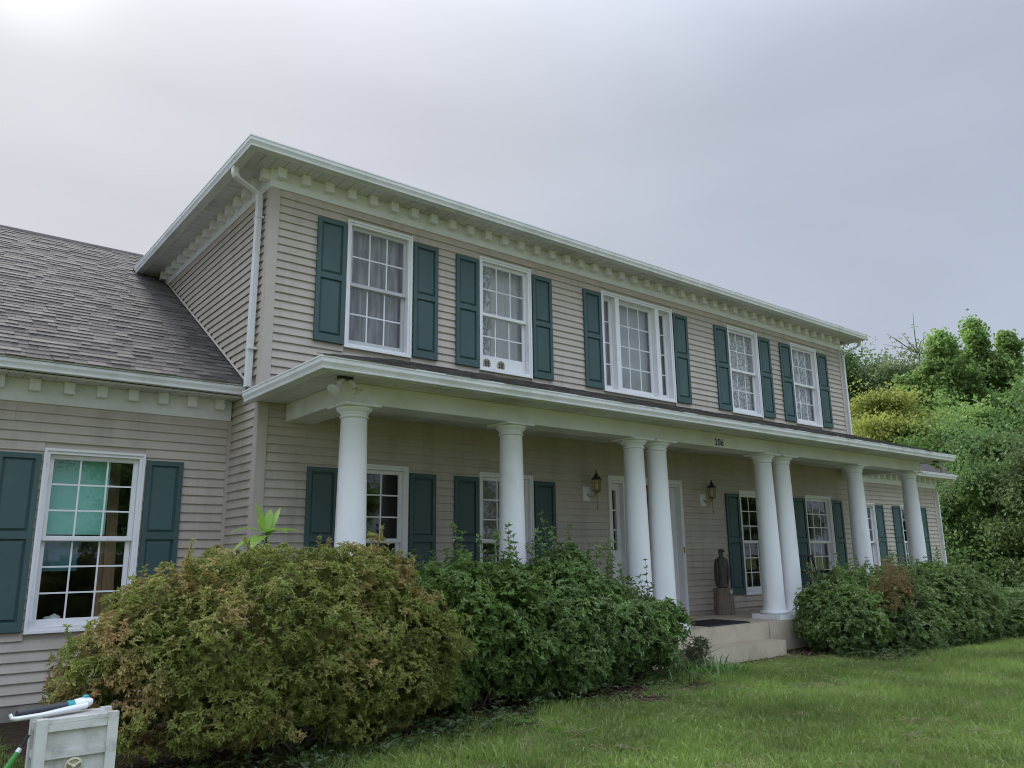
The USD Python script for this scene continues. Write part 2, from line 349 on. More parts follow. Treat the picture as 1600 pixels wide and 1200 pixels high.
def gz(x, y):
    """Height of the ground: the lawn falls gently towards the left."""
    s = np.clip((5.0 - np.asarray(x, float)) / 7.5, 0, 1); s = s * s * (3 - 2 * s)
    p = np.stack([np.asarray(x, float) * 0.35, np.asarray(y, float) * 0.35, np.zeros_like(np.asarray(x, float) + np.asarray(y, float))], -1)
    return -1.475 - 0.14 * s + 0.05 * (meshkit.noise(p, 3) - 0.5)

# ------------------------------------------------------------------ ground
W, E = 13.73, 0.1055
YW = 0.92                       # the wings' walls stand this far behind the front wall
xs = np.unique(np.concatenate([-np.geomspace(12, 400, 14)[::-1], np.arange(-12, 32, 0.4), np.geomspace(32, 400, 14)]))
ys = np.unique(np.concatenate([-np.geomspace(14, 400, 14)[::-1], np.arange(-14, 16, 0.4), np.geomspace(16, 400, 14)]))
X, Y = np.meshgrid(xs, ys)
Z = gz(X, Y)
V = np.stack([X.ravel(), Y.ravel(), Z.ravel()], 1)
i, j = np.meshgrid(np.arange(len(ys) - 1), np.arange(len(xs) - 1), indexing='ij')
a = (i * len(xs) + j).ravel()
F = np.stack([a, a + 1, a + 1 + len(xs), a + len(xs)], 1)
F = np.vstack([F[:, [0, 1, 2]], F[:, [0, 2, 3]]])
mat('lawn_soil', (0.13, 0.15, 0.05), 0.95, 0.3, 3.0, bump=0.6, bscale=40, bdist=0.03, stain=(0.19, 0.16, 0.085), stain_scale=1.5, stain_at=(0.55, 0.8), spec=0.1)
mat('bed_mulch', (0.075, 0.056, 0.040), 0.95, 0.45, 14.0, bump=1.0, bscale=60, bdist=0.03, spec=0.1)
g = usdkit.mesh(stage, '/World/lawn', (V, F), LOOKS['lawn_soil'], True)
tag(g.GetPrim(), 'green lawn sloping gently down in front of the house', None, None, 'structure')
bx, by = np.meshgrid(np.arange(-2.5, 16.01, 0.25), np.linspace(0, 1, 9))
front = -2.95 + 0.18 * np.sin(bx * 1.3) - 0.35 * np.clip((bx - 8) / 5, 0, 1) + 0.75 * np.exp(-((bx - 6.6) / 1.7) ** 4) + 0.1 * np.sin(bx * 3.7)
byy = front + (YW - front) * by
bz = gz(bx, byy) + 0.012
n1, n0 = bx.shape
i, j = np.meshgrid(np.arange(n1 - 1), np.arange(n0 - 1), indexing='ij')
a = (i * n0 + j).ravel()
F = np.stack([a, a + 1, a + 1 + n0, a + n0], 1)
g = usdkit.mesh(stage, '/World/planting_bed', (np.stack([bx.ravel(), byy.ravel(), bz.ravel()], 1), F), LOOKS['bed_mulch'], True)
tag(g.GetPrim(), 'dark planting bed of soil and litter along the house front', None, None, 'structure')

# ------------------------------------------------------------------ the house
house = thing('house', (6.86, 0, -1.5), 'two storey house with tan vinyl siding, white columned porch and green shutters', 'house')
front = lambda yp: (lambda a, o, z: (a, yp - o, z))
left = lambda xp: (lambda a, o, z: (xp - o, a, z))
rect_minus = lambda rect, holes: rect.difference(__import__('shapely').union_all([sbox(*h) for h in holes])) if holes else rect
def sheath(parent, to, a0, a1, z0, z1, holes, poly=None, depth=0.12):
    shape = rect_minus(poly if poly is not None else sbox(a0, z0, a1, z1), [(h[0] + .03, h[2] + .03, h[1] - .03, h[3] - .03) for h in holes])
    parts = []
    for g in getattr(shape, 'geoms', [shape]):
        m = trimesh.creation.extrude_polygon(g, depth, engine='earcut')
        v = np.array(m.vertices)
        parts.append((np.array([to(p[0], -depth + p[2] - 0.002, p[1]) for p in v]), np.array(m.faces)))
    m = trimesh.Trimesh(*merged(parts), process=False); m.fix_normals()
    return put(parent, 'wall', m, 'tan_trim')
def split_run(s, row):
    if s[1] - s[0] < 2.0 or (row // 2) % 2: return [s]
    j = s[0] + (s[1] - s[0]) * (.3 + .4 * ((row * 37 + int(s[0] * 10) * 11) % 17) / 17)
    return [(s[0], j), (j + .0015, s[1])]
def siding(wall, to, a0, a1, z0, z1, holes, start=None, a_end=None):
    """Vinyl panels of two courses each, cut round the openings."""
    z, rows = (start if start is not None else z0), []
    while z < z1 - 0.01:
        rows.append(z); z += E
    for r in range(0, len(rows), 2):
        laps = []
        for zb in rows[r:r + 2]:
            zt, c1 = zb + E, min(zb + E + 0.006, z1)
            end = a_end(zb) if a_end else a1
            iv = [(a0, end)]
            cut = []
            for h in holes:
                lo, hi = max(zb, h[2]), min(zt, h[3])
                if hi - lo > 0.035:
                    iv = [q for s in iv for q in ((s[0], min(s[1], h[0])), (max(s[0], h[1]), s[1])) if q[1] - q[0] > 0.015]
            iv = [q for s in iv for q in split_run(s, r)]
            for s in iv:
                hgt = c1 - zb
                o_t = 0.0215 - 0.0165 * hgt / (E + .006)
                laps.append((s, [(0.001, zb + 0.017), (0.021, zb), (0.0225, zb + 0.004), (o_t, c1), (0.001, c1)]))
        done = {}
        for s, poly in laps:
            done.setdefault((round(s[0], 3), round(s[1], 3)), []).append(prism(poly, s[0], s[1], to))
        if a_end and len(done) == 2:
            done = {0: [q for v in done.values() for q in v]}
        for v in done.values():
            put(wall, 'siding_panel', merged(v), 'tan_vinyl_siding')

WU = [(1.05, 2.06, 2.68, 4.46), (3.235, 4.25, 2.68, 4.46), (5.82, 7.67, 2.68, 4.45), (9.35, 10.37, 2.68, 4.46), (11.59, 12.61, 2.68, 4.46)]
WL = [(1.05, 2.05, -0.76, 1.18), (3.22, 4.22, -0.76, 1.18), (5.82, 7.67, -1.03, 1.27), (9.34, 10.36, -0.76, 1.17), (11.61, 12.63, -0.76, 1.17)]
WA = [(-2.045, -1.0, -0.74, 1.235)]
WB = [(15.31, 16.34, -0.74, 1.20), (17.72, 18.76, -0.74, 1.20)]
ZF, ZW = 4.62, 1.725          # underside of the friezes
# walls with their siding
w = sheath(house, front(0), 0, W, -1.6, 4.88, WU + WL)
siding(w, front(0), 0.10, W - 0.10, 1.87, ZF, WU, start=ZF - 26 * E)
siding(w, front(0), 0.10, W - 0.10, -1.03, 1.84, WL, start=ZF - 19 * E - 34 * E)
slope = lambda y: 1.868 + 0.603 * y
w2 = sheath(house, left(0), 0.122, 9.0, -1.7, 4.88, [])
siding(w2, left(0), 0.10, 0.9, -1.43, 1.97, [], start=ZF - 57 * E)
siding(w2, left(0), 0.10, 0.9, 2.2, ZF, [], start=ZF - 23 * E, a_end=lambda z: min((z - 1.868) / 0.603 + 0.02, 4.75))
w3 = sheath(house, front(YW), -9.0, -0.002, -1.7, 2.0, WA)
siding(w3, front(YW), -5.0, -0.06, -1.43, ZW, WA, start=ZW - 30 * E)
w4 = sheath(house, front(YW), W + .002, 19.92, -1.7, 2.0, WB)
siding(w4, front(YW), W + .03, 19.83, -1.43, ZW, WB, start=ZW - 30 * E)
# closed back and inside: partitions, storey floors, far walls
m = MB().box(.12, W - .12, 8.88, 9, -1.6, 4.88).box(W - .12, W, .122, 9, -1.6, 4.88).box(-9, -8.88, YW + .13, 11.5, -1.7, 2.0).box(-8.8, 0, 11.4, 11.5, -1.7, 2.0).box(19.8, 19.92, YW + .122, 11.5, -1.7, 2.0).box(W, 19.8, 11.4, 11.5, -1.7, 2.0)
put(house, 'rear_wall', m, 'tan_trim')
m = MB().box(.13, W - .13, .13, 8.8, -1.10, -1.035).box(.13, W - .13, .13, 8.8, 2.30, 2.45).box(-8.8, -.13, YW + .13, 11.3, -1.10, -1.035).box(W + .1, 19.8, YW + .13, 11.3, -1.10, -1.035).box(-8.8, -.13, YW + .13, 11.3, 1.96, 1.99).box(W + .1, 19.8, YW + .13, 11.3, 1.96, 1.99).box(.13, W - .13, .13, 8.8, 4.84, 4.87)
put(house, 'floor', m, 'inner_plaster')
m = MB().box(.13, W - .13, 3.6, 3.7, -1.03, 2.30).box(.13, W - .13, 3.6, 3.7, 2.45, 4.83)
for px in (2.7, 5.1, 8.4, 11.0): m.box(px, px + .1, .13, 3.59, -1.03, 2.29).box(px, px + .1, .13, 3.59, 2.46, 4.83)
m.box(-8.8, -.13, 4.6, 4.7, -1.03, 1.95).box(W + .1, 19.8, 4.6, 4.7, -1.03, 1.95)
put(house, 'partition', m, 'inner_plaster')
for q in ((-5.0, -.02, YW - .012, YW - .003, -1.9, -1.44), (W, 19.9, YW - .012, YW - .003, -1.9, -1.44), (-.012, -.003, .02, YW - .02, -1.9, -1.44)): put(house, 'foundation', MB().box(*q), 'foundation_concrete')
# corner posts
for (x0, x1, y0, y1, z0, z1) in [(-.026, .1, -.026, .1, -1.05, ZF + .02), (W - .1, W + .026, -.026, .1, -1.05, ZF + .02)]:
    put(house, 'corner_post', MB().box(x0, x1, y0, y1, z0, z1), 'tan_trim')
put(house, 'corner_post', MB().box(-.06, -.002, YW - .03, YW - .001, -1.43, ZW), 'tan_trim')
put(house, 'corner_post', MB().box(19.83, 19.944, YW - .024, YW + .1, -1.43, ZW), 'tan_trim')

# friezes with modillion blocks, soffits of single panels, gutters, roofs
def frieze(path, z0, z1, name='frieze'):
    return put(house, name, sweep([(0.002, z0), (0.028, z0), (0.028, z1), (0.002, z1)], path), 'weathered_white_trim')
def modillion(parent, x0, x1, y0, y1, z0, z1):
    c = trimesh.creation.box((x1 - x0, y1 - y0, z1 - z0)); c.apply_translation(((x0 + x1) / 2, (y0 + y1) / 2, (z0 + z1) / 2))
    put(parent, 'modillion', c, 'weathered_white_trim')
fr = frieze([(0, 4.78), (0, 0), (W, 0), (W, 3)], ZF, 4.862)
k = 0
while 0.08 + 0.327 * k < W:
    xc = 0.08 + 0.327 * k
    modillion(fr, xc - .056, xc + .056, -.125, -.0285, 4.728, 4.861); k += 1
for k in range(15):
    yc = 0.08 + 0.327 * k
    if yc < 4.7: modillion(fr, -.125, -.0285, yc - .056, yc + .056, 4.728, 4.861)
fl = frieze([(-9, YW), (-.03, YW)], ZW, 1.978)
for k in range(-9, 7):
    xc = -2.22 + 0.336 * k
    modillion(fl, xc - .053, xc + .053, YW - .125, YW - .0285, 1.846, 1.977)
f2 = frieze([(W, YW), (19.92, YW), (19.92, 3)], ZW, 1.978)
for k in range(19):
    xc = 13.95 + 0.327 * k
    if xc < 19.95: modillion(f2, xc - .053, xc + .053, YW - .125, YW - .0285, 1.846, 1.977)

def soffit(name, x0, x1, y0, y1, z, along, pitch=0.1524 * 2):
    """A soffit: backing board whose separate panels run across it, each with a rib down its middle."""
    top = put(house, name, MB().box(x0, x1, y0, y1, z + .012, z + .022), 'dark_recess')
    a0, a1 = (x0, x1) if along == 'x' else (y0, y1)
    a = a0
    while a < a1 - 0.02:
        b = min(a + pitch, a1)
        m = MB(); h = (a + b) / 2
        for s, t in ((a + .003, h - .004), (h + .004, b - .003)):
            if t > s:
                m.box(s, t, y0, y1, z, z + .011) if along == 'x' else m.box(x0, x1, s, t, z, z + .011)
        put(top, 'soffit_panel', m, 'soffit_white'); a = b
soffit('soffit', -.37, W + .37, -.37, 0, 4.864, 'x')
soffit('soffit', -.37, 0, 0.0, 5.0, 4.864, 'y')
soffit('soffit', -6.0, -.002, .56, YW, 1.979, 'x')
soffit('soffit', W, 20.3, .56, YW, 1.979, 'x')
GUT = lambda top: [(-.118, top), (-.012, top), (-.010, top + .004), (0, top + .004), (0, top - .012), (-.005, top - .016), (-.008, top - .055), (-.026, top - .088), (-.032, top - .108), (-.026, top - .114), (-.030, top - .122), (-.118, top - .122)]
def gutter(path, top):
    return put(house, 'gutter', sweep(GUT(top), path), 'gutter_white')
gutter([(-.486, 5.0), (-.486, -.486), (W + .486, -.486), (W + .486, 9)], 4.973)
gutter([(-9, .45), (-.02, .45)], 2.122)
gutter([(W + .3, .45), (20.47, .45), (20.47, 6)], 2.095)
gutter([(-.205, .05), (-.205, -2.117), (14.06, -2.117), (14.06, .4)], 1.942)
def fascia(path, z0, z1):
    return put(house, 'fascia', sweep([(-.14, z0), (-.1185, z0), (-.1185, z1), (-.14, z1)], path), 'weathered_white_trim')
fascia([(-.486, 5.0), (-.486, -.486), (W + .486, -.486), (W + .486, 9)], 4.85, 4.966)
fascia([(-9, .45), (-.02, .45)], 1.975, 2.115)
fascia([(W + .3, .45), (20.47, .45), (20.47, 6)], 1.975, 2.088)
fascia([(-.205, .05), (-.205, -2.117), (14.06, -2.117), (14.06, .4)], 1.82, 1.935)

# roofs
def plane_roof(pts, faces, thick, name='roof'):
    p = np.asarray(pts, float); q = p - [0, 0, thick]; n = len(p); tri = []
    for f in faces:
        for k in range(1, len(f) - 1):
            tri += [(f[0], f[k], f[k + 1]), (n + f[0], n + f[k + 1], n + f[k])]
    edges = {}
    for f in faces:
        for k in range(len(f)):
            e = (f[k], f[(k + 1) % len(f)]); edges[e] = edges.get(e, 0) + 1
    for (u, v) in edges:
        if (v, u) not in edges:
            tri += [(u, n + u, n + v), (u, n + v, v)]
    return put(house, name, (np.vstack([p, q]), np.array(tri)), 'roof_felt')
x0, x1, y0, y1, z = -.475, W + .475, -.475, 9.4, 4.972
hr = (y1 - y0) / 2; rz = z + .3 * hr
rm = plane_roof([(x0, y0, z), (x1, y0, z), (x1, y1, z), (x0, y1, z), (x0 + hr, y0 + hr, rz), (x1 - hr, y0 + hr, rz)], [(0, 1, 5, 4), (1, 2, 5), (2, 3, 4, 5), (3, 0, 4)], .06)
YE, YR = .455, 6.4
zr = slope(YR)
rl = plane_roof([(-9, YE, slope(YE) - .012), (0, YE, slope(YE) - .012), (0, YR, zr - .012), (-9, YR, zr - .012), (0, 2 * YR - YE, slope(YE)), (-9, 2 * YR - YE, slope(YE))], [(0, 1, 2, 3), (3, 2, 4, 5)], .03)
zs = 2.10
rr = plane_roof([(W, .46, zs), (20.46, .46, zs), (20.46, 12.3, zs), (W, 12.3, zs), (W, 6.4, zs + .603 * 5.94), (14.5, 6.4, zs + .603 * 5.94)], [(0, 1, 5, 4), (1, 2, 5), (2, 3, 4, 5)], .05)
PE, PZ0, PZ1 = -2.105, 1.948, 2.625
rp_ = plane_roof([(-.195, PE, PZ0), (14.05, PE, PZ0), (14.05, 0.4, PZ0), (13.35, -.001, PZ1), (1.91, -.001, PZ1), (-.195, .05, PZ0)], [(0, 1, 3, 4), (1, 2, 3), (5, 0, 4)], .03)

rng = np.random.default_rng(7)
pc = 1 / math.hypot(1, .3216); ps = .3216 * pc
def shingle_rows(parent, to, xa, xb, s_len, expo, piece_max, xnear, hip=False):
    """Laminated shingles: each tab a slab of its own, thick end down the slope. The first piece_max that show are single parts, the others one mesh."""
    loose, rest = 0, {'shingle_light': [], 'shingle_mid': [], 'shingle_dark': []}
    for r in range(int(s_len / expo) + 1):
        s0, s1 = r * expo, min((r + 1) * expo + .03, s_len)
        a = xa - rng.uniform(0, .2)
        while a < xb:
            wd = rng.choice([.10, .14, .17, .2, .24, .30]) * rng.uniform(.9, 1.1)
            lim = xa + (s0 * pc if hip else 0)
            c0, c1 = max(a, lim), min(a + wd, xb)
            a += wd
            if c1 - c0 < .02: continue
            up = rng.random() < .5
            h = .0155 if up else .0095
            lo, hi = s0 + rng.uniform(-.004, .004), s1
            v = np.array([to(x, s, o) for x in (c0 + .001, c1 - .001) for s, o in ((lo, .001), (lo, h), (hi, .004), (hi, -.002))])
            f = np.array([(0, 1, 5), (0, 5, 4), (1, 2, 6), (1, 6, 5), (0, 3, 2), (0, 2, 1), (4, 5, 6), (4, 6, 7), (2, 3, 7), (2, 7, 6)])[:, ::-1]
            mname = rng.choice(['shingle_light', 'shingle_mid', 'shingle_dark'], p=[.45, .35, .2] if up else [.2, .4, .4])
            if c0 > xnear and loose < piece_max:
                put(parent, 'shingle', (v, f), mname); loose += 1
            else:
                rest[mname].append((v, f))
    for kx, q in rest.items():
        if q:
            put(parent, 'shingles', merged(q), kx, kind='stuff')
cs = 1 / math.hypot(1, .603); sn = .603 * cs
shingle_rows(rl, lambda x, s, o: (x, YE - .02 + s * cs - o * sn, slope(YE) - .012 + (s - .02) * sn + o * cs), -5.0, -.03, (YR - YE) / cs + .02, .143, 290, -2.75)
# ridge caps of the wing roof
b = MB()
for k in range(30):
    xa = -5 + k * .165
    b.add(prism([(-.13, zr - .012 - .13 * .603), (0, zr + .012), (.13, zr - .012 - .13 * .603), (.13, zr - .005 - .13 * .603), (0, zr + .024), (-.13, zr - .005 - .13 * .603)], xa, xa + .16, lambda a, o, z: (a, YR - o, z)))
put(rl, 'ridge_caps', b, 'shingle_dark', kind='stuff')
pc = 1 / math.hypot(1, .3216); ps = .3216 * pc
shingle_rows(rp_, lambda x, s, o: (x, PE - .015 + s * pc - o * ps, PZ0 + (s - .015) * ps + o * pc), -.19, 13.6, 2.10 / pc, .143, 0, 99, True)
# flashing along the meeting of roof and side wall
v = [(-.022, .40, slope(.40) + .03), (-.022, 4.72, slope(4.72) + .03)]
put(house, 'flashing', tube(v, .018, 6), 'tan_trim')

# downspouts
def pipe_rect(pts, wx=.04, wy=.03):
    pts = np.asarray(pts, float); V, F = [], []
    for p in pts: V += [p + [sx * wx, sy * wy, 0] for sx, sy in ((-1, -1), (1, -1), (1, 1), (-1, 1))]
    for i in range(len(pts) - 1):
        for j in range(4):
            k = (j + 1) % 4; F += [(i * 4 + j, i * 4 + k, i * 4 + 4 + k), (i * 4 + j, i * 4 + 4 + k, i * 4 + 4 + j)]
    m = trimesh.Trimesh(np.array(V), np.array(F), process=False); m.fix_normals(); return m
dsp = put(house, 'downspout', pipe_rect([(-.42, .20, 4.86), (-.42, .20, 4.80), (-.415, .20, 4.76), (-.39, .205, 4.72), (-.12, .22, 4.60), (-.085, .22, 4.565), (-.078, .22, 4.52), (-.078, .24, 2.05)], .032, .042), 'gutter_white', 25)
for zz in (4.25, 2.52): put(dsp, 'strap', MB().box(-.113, -.02, .17, .29, zz, zz + .03), 'gutter_white')
put(house, 'downspout', pipe_rect([(W + .40, -.30, 4.86), (W + .40, -.30, 4.76), (W + .36, -.28, 4.72), (W + .09, -.05, 4.52), (W + .065, -.03, 4.46), (W + .065, -.03, 2.3)], .03, .03), 'gutter_white', 25)
put(house, 'downspout', pipe_rect([(20.38, .56, 1.98), (20.38, .56, 1.9), (20.34, .6, 1.85), (20.02, .86, 1.66), (20.0, .88, 1.6), (20.0, .88, -1.4)], .03, .03), 'gutter_white', 25)

# windows
def ring(b, to, x0, x1, z0, z1, wd, o0, o1, bot=None):
    bt = wd if bot is None else bot
    for (a0, a1, c0, c1) in ((x0, x1, z1 - wd, z1), (x0, x1, z0, z0 + bt), (x0, x0 + wd, z0 + bt, z1 - wd), (x1 - wd, x1, z0 + bt, z1 - wd)):
        b.add(prism([(o0, c0), (o1, c0), (o1, c1), (o0, c1)], a0, a1, to))
def sash(win, to, x0, x1, z0, z1, o, cols, rows, material='window_white', stile=.042, bot=.05, grille='grille_white'):
    b = MB(); ring(b, to, x0, x1, z0, z1, stile, o - .032, o, bot)
    ring(b, to, x0 + stile, x1 - stile, z0 + bot, z1 - stile, .008, o - .028, o - .008)
    put(win, 'sash', b, material)
    gx0, gx1, gz0, gz1 = x0 + stile, x1 - stile, z0 + bot, z1 - stile
    b = MB(); mw = .009
    cx = np.linspace(gx0, gx1, cols + 1); cz = np.linspace(gz0, gz1, rows + 1)
    for c in cx[1:-1]: b.add(prism([(o - .022, gz0), (o - .012, gz0), (o - .012, gz1), (o - .022, gz1)], c - mw, c + mw, to))
    for c in cz[1:-1]: b.add(prism([(o - .0225, c - mw), (o - .0115, c - mw), (o - .0115, c + mw), (o - .0225, c + mw)], gx0, gx1, to))
    if b.p: put(win, 'grille', b, grille)
    for i in range(cols):
        for j in range(rows):
            put(win, 'pane', prism([(o - .019, cz[j] + .001), (o - .015, cz[j] + .001), (o - .015, cz[j + 1] - .001), (o - .019, cz[j + 1] - .001)], cx[i] + .001, cx[i + 1] - .001, to), 'window_glass')
def casing(win, to, x0, x1, z0, z1, depth=.13):
    b = MB()
    ring(b, to, x0, x1, z0, z1, .028, 0.0, .042); ring(b, to, x0 + .028, x1 - .028, z0 + .028, z1 - .028, .034, -.01, .028)
    put(win, 'casing', b, 'window_white')
    b = MB(); ring(b, to, x0 + .034, x1 - .034, z0 + .034, z1 - .034, .028, -depth, -.0101, .034)
    put(win, 'jamb', b, 'window_white')
def double_hung(rect, yp, cols, rows, up=0.0, sash_mat='window_white'):
    x0, x1, z0, z1 = rect; to = front(yp); win = holder(house, 'window'); casing(win, to, x0, x1, z0, z1)
    ix0, ix1, iz0, iz1 = x0 + .063, x1 - .063, z0 + .068, z1 - .063
    mid = (iz0 + iz1) / 2
    sash(win, to, ix0, ix1, mid - .02, iz1, -.022, cols, rows, sash_mat, bot=.042)
    sash(win, to, ix0 + .004, ix1 - .004, iz0 + up, mid + .02, -.060, cols, rows, sash_mat, bot=.062)
    return win
def shutter(x0, x1, z0, z1, yp):
    to = front(yp); s = holder(house, 'shutter'); st = .055; mid = z0 + (z1 - z0) * .53
    b = MB(); o0, o1 = .016, .048
    for (a0, a1, c0, c1) in ((x0, x0 + st, z0, z1), (x1 - st, x1, z0, z1), (x0 + st, x1 - st, z0, z0 + .10), (x0 + st, x1 - st, mid - .04, mid + .04), (x0 + st, x1 - st, z1 - .06, z1)):
        b.add(prism([(o0, c0), (o1 - .004, c0), (o1, c0 + .004), (o1, c1 - .004), (o1 - .004, c1), (o0, c1)], a0, a1, to))
    put(s, 'frame', b, 'shutter_green')
    for c0, c1 in ((z0 + .10, mid - .04), (mid + .04, z1 - .06)):
        a0, a1 = x0 + st, x1 - st; r = .035
        vv = [to(a, o, z) for (i, o) in ((.0, .026), (.012, .026), (r, .043)) for a, z in ((a0 + i, c0 + i), (a1 - i, c0 + i), (a1 - i, c1 - i), (a0 + i, c1 - i))]
        ff = []
        for lv in (0, 4):
            for q in range(4):
                t = (q + 1) % 4; ff += [(lv + q, lv + t, lv + 4 + t), (lv + q, lv + 4 + t, lv + 4 + q)]
        ff += [(8, 9, 10), (8, 10, 11)]
        put(s, 'panel', (np.array(vv), np.array(ff)), 'shutter_green')
wins = []
for k, r in enumerate(WU):
    if k == 2: continue
    wins.append(double_hung(r, 0, 3, 2, 0.13 if k == 1 else 0.0, 'sash_grey' if k == 0 else 'window_white'))
for k, r in enumerate(WL):
    if k == 2: continue
    double_hung(r, 0, 3, 3)
lw = double_hung(WA[0], YW, 3, 3)
for r in WB: double_hung(r, YW, 3, 3)
for k, r in enumerate(WU):
    x0, x1 = r[0], r[1]
    for a0, a1 in ((x0 - .425, x0 - .015), (x1 + .025, x1 + .43)): shutter(a0, a1, 2.705, 4.385, 0)
for k, r in enumerate(WL):
    if k == 2: continue
    for a0, a1 in ((r[0] - .425, r[0] - .015), (r[1] + .025, r[1] + .435)): shutter(a0, a1, -.735, 1.10, 0)
for r in WA + WB:
    for a0, a1 in ((r[0] - .435, r[0] - .02), (r[1] + .02, r[1] + .435)): shutter(a0, a1, -.715, 1.165, YW)
# the wide three-light window over the door
x0, x1, z0, z1 = WU[2]; to = front(0); tw = holder(house, 'window', 'wide three light window above the front door'); casing(tw, to, x0, x1, z0, z1, .15)
for c0, c1 in ((6.17, 6.27), (7.21, 7.31)): put(tw, 'mullion', prism([(-.14, z0 + .06), (.024, z0 + .06), (.024, z1 - .06), (-.14, z1 - .06)], c0, c1, to), 'window_white')
sash(tw, to, x0 + .063, 6.169, z0 + .064, z1 - .063, -.075, 1, 4, stile=.05, bot=.07)
sash(tw, to, 6.271, 7.209, z0 + .064, z1 - .063, -.075, 3, 4, stile=.055, bot=.07)
sash(tw, to, 7.311, x1 - .063, z0 + .064, z1 - .063, -.075, 1, 4, stile=.05, bot=.07)
# white filler board with two hose vents under the raised sash
x0, x1, z0, z1 = WU[1]; w_ = wins[1]
put(w_, 'filler_board', MB().box(x0 + .066, x1 - .066, .058, .075, z0 + .064, z0 + .215), 'window_white')
for vx in (x0 + .19, x0 + .46):
    v, f = lathe([(.0, 0), (.075, 0), (.078, .01), (.07, .016), (.062, .012), (.0, .010)], 0, 0, 24)
    v = np.stack([v[:, 0] + vx, .057 - v[:, 2], v[:, 1] + z0 + .14], 1)
    vt = put(w_, 'hose_vent', (v, f), 'vent_beige', 30)
    b = MB()
    for q in (-.03, 0, .03): b.box(vx + q - .003, vx + q + .003, .0385, .045, z0 + .14 - .055, z0 + .14 + .055).box(vx - .055, vx + .055, .039, .0445, z0 + .14 + q - .003, z0 + .14 + q + .003)
    put(vt, 'vent_grid', b, 'dark_iron')

# front door with sidelights
to = front(0); x0, x1, z0, z1 = WL[2]; door = holder(house, 'front_door')
b = MB(); b.add(prism([(0, z1 - .075), (.04, z1 - .075), (.04, z1), (0, z1)], x0, x1, to))
for a0, a1 in ((x0, x0 + .07), (x1 - .07, x1)): b.add(prism([(0, z0), (.04, z0), (.04, z1 - .075), (0, z1 - .075)], a0, a1, to))
put(door, 'casing', b, 'window_white')
b = MB().add(prism([(-.16, z1 - .11), (-.0005, z1 - .11), (-.0005, z1 - .0755), (-.16, z1 - .0755)], x0 + .03, x1 - .03, to))
for a0, a1 in ((x0 + .03, x0 + .068), (x1 - .068, x1 - .03), (6.20, 6.30), (7.19, 7.29)): b.add(prism([(-.16, z0), (-.001, z0), (-.001, z1 - .1105), (-.16, z1 - .1105)], a0, a1, to))
put(door, 'jamb', b, 'window_white')
leaf = MB().add(prism([(-.125, z0 + .02), (-.085, z0 + .02), (-.085, z1 - .112), (-.125, z1 - .112)], 6.302, 7.188, to))
lf = put(door, 'leaf', leaf, 'red_door_paint', label='dark red front door leaf')
for a0, a1 in ((6.40, 6.70), (6.80, 7.10)):
    for c0, c1 in ((-.85, -.15), (0, .65), (.75, 1.05)):
        put(lf, 'panel', prism([(-.084, c0), (-.074, c0 + .02), (-.074, c1 - .02), (-.084, c1)], a0, a1, to), 'red_door_paint')
put(lf, 'knob', trimesh.Trimesh(*[np.array(q) for q in (lambda m: (m.vertices + [7.10, .04, -.05], m.faces))(trimesh.creation.icosphere(2, .03))]), 'old_brass', True)
for a0, a1 in ((x0 + .0685, 6.199), (7.291, x1 - .0685)):
    g0, g1 = (a0 + .07, a1 - .10) if a0 < 6.5 else (a0 + .06, a1 - .13)
    s = MB()
    for (p0, p1, c0, c1) in ((a0, g0, z0, z1 - .1115), (g1, a1, z0, z1 - .1115), (g0, g1, z0, .07), (g0, g1, 1.045, z1 - .1115)):
        s.add(prism([(-.13, c0), (-.085, c0), (-.085, c1), (-.13, c1)], p0, p1, to))
    for c in (.387, .707): s.add(prism([(-.125, c), (-.088, c), (-.088, c + .022), (-.125, c + .022)], g0, g1, to))
    ring(s, to, g0 - .015, g1 + .015, .055, 1.06, .015, -.0849, -.075)
    ring(s, to, a0 + .05, a1 - .05, z0 + .18, -.08, .012, -.0849, -.076)
    sl = put(door, 'sidelight', s, 'window_white')
    for c0, c1 in ((.071, .386), (.41, .706), (.73, 1.044)):
        put(sl, 'pane', prism([(-.11, c0), (-.105, c0), (-.105, c1), (-.11, c1)], g0, g1, to), 'window_glass')
put(door, 'bell_push', MB().box(7.615, 7.645, -.05, -.041, .02, .12), 'old_brass')
put(door, 'threshold', MB().box(x0 + .03, x1 - .03, -.03, .15, -1.029, -1.012), 'concrete')

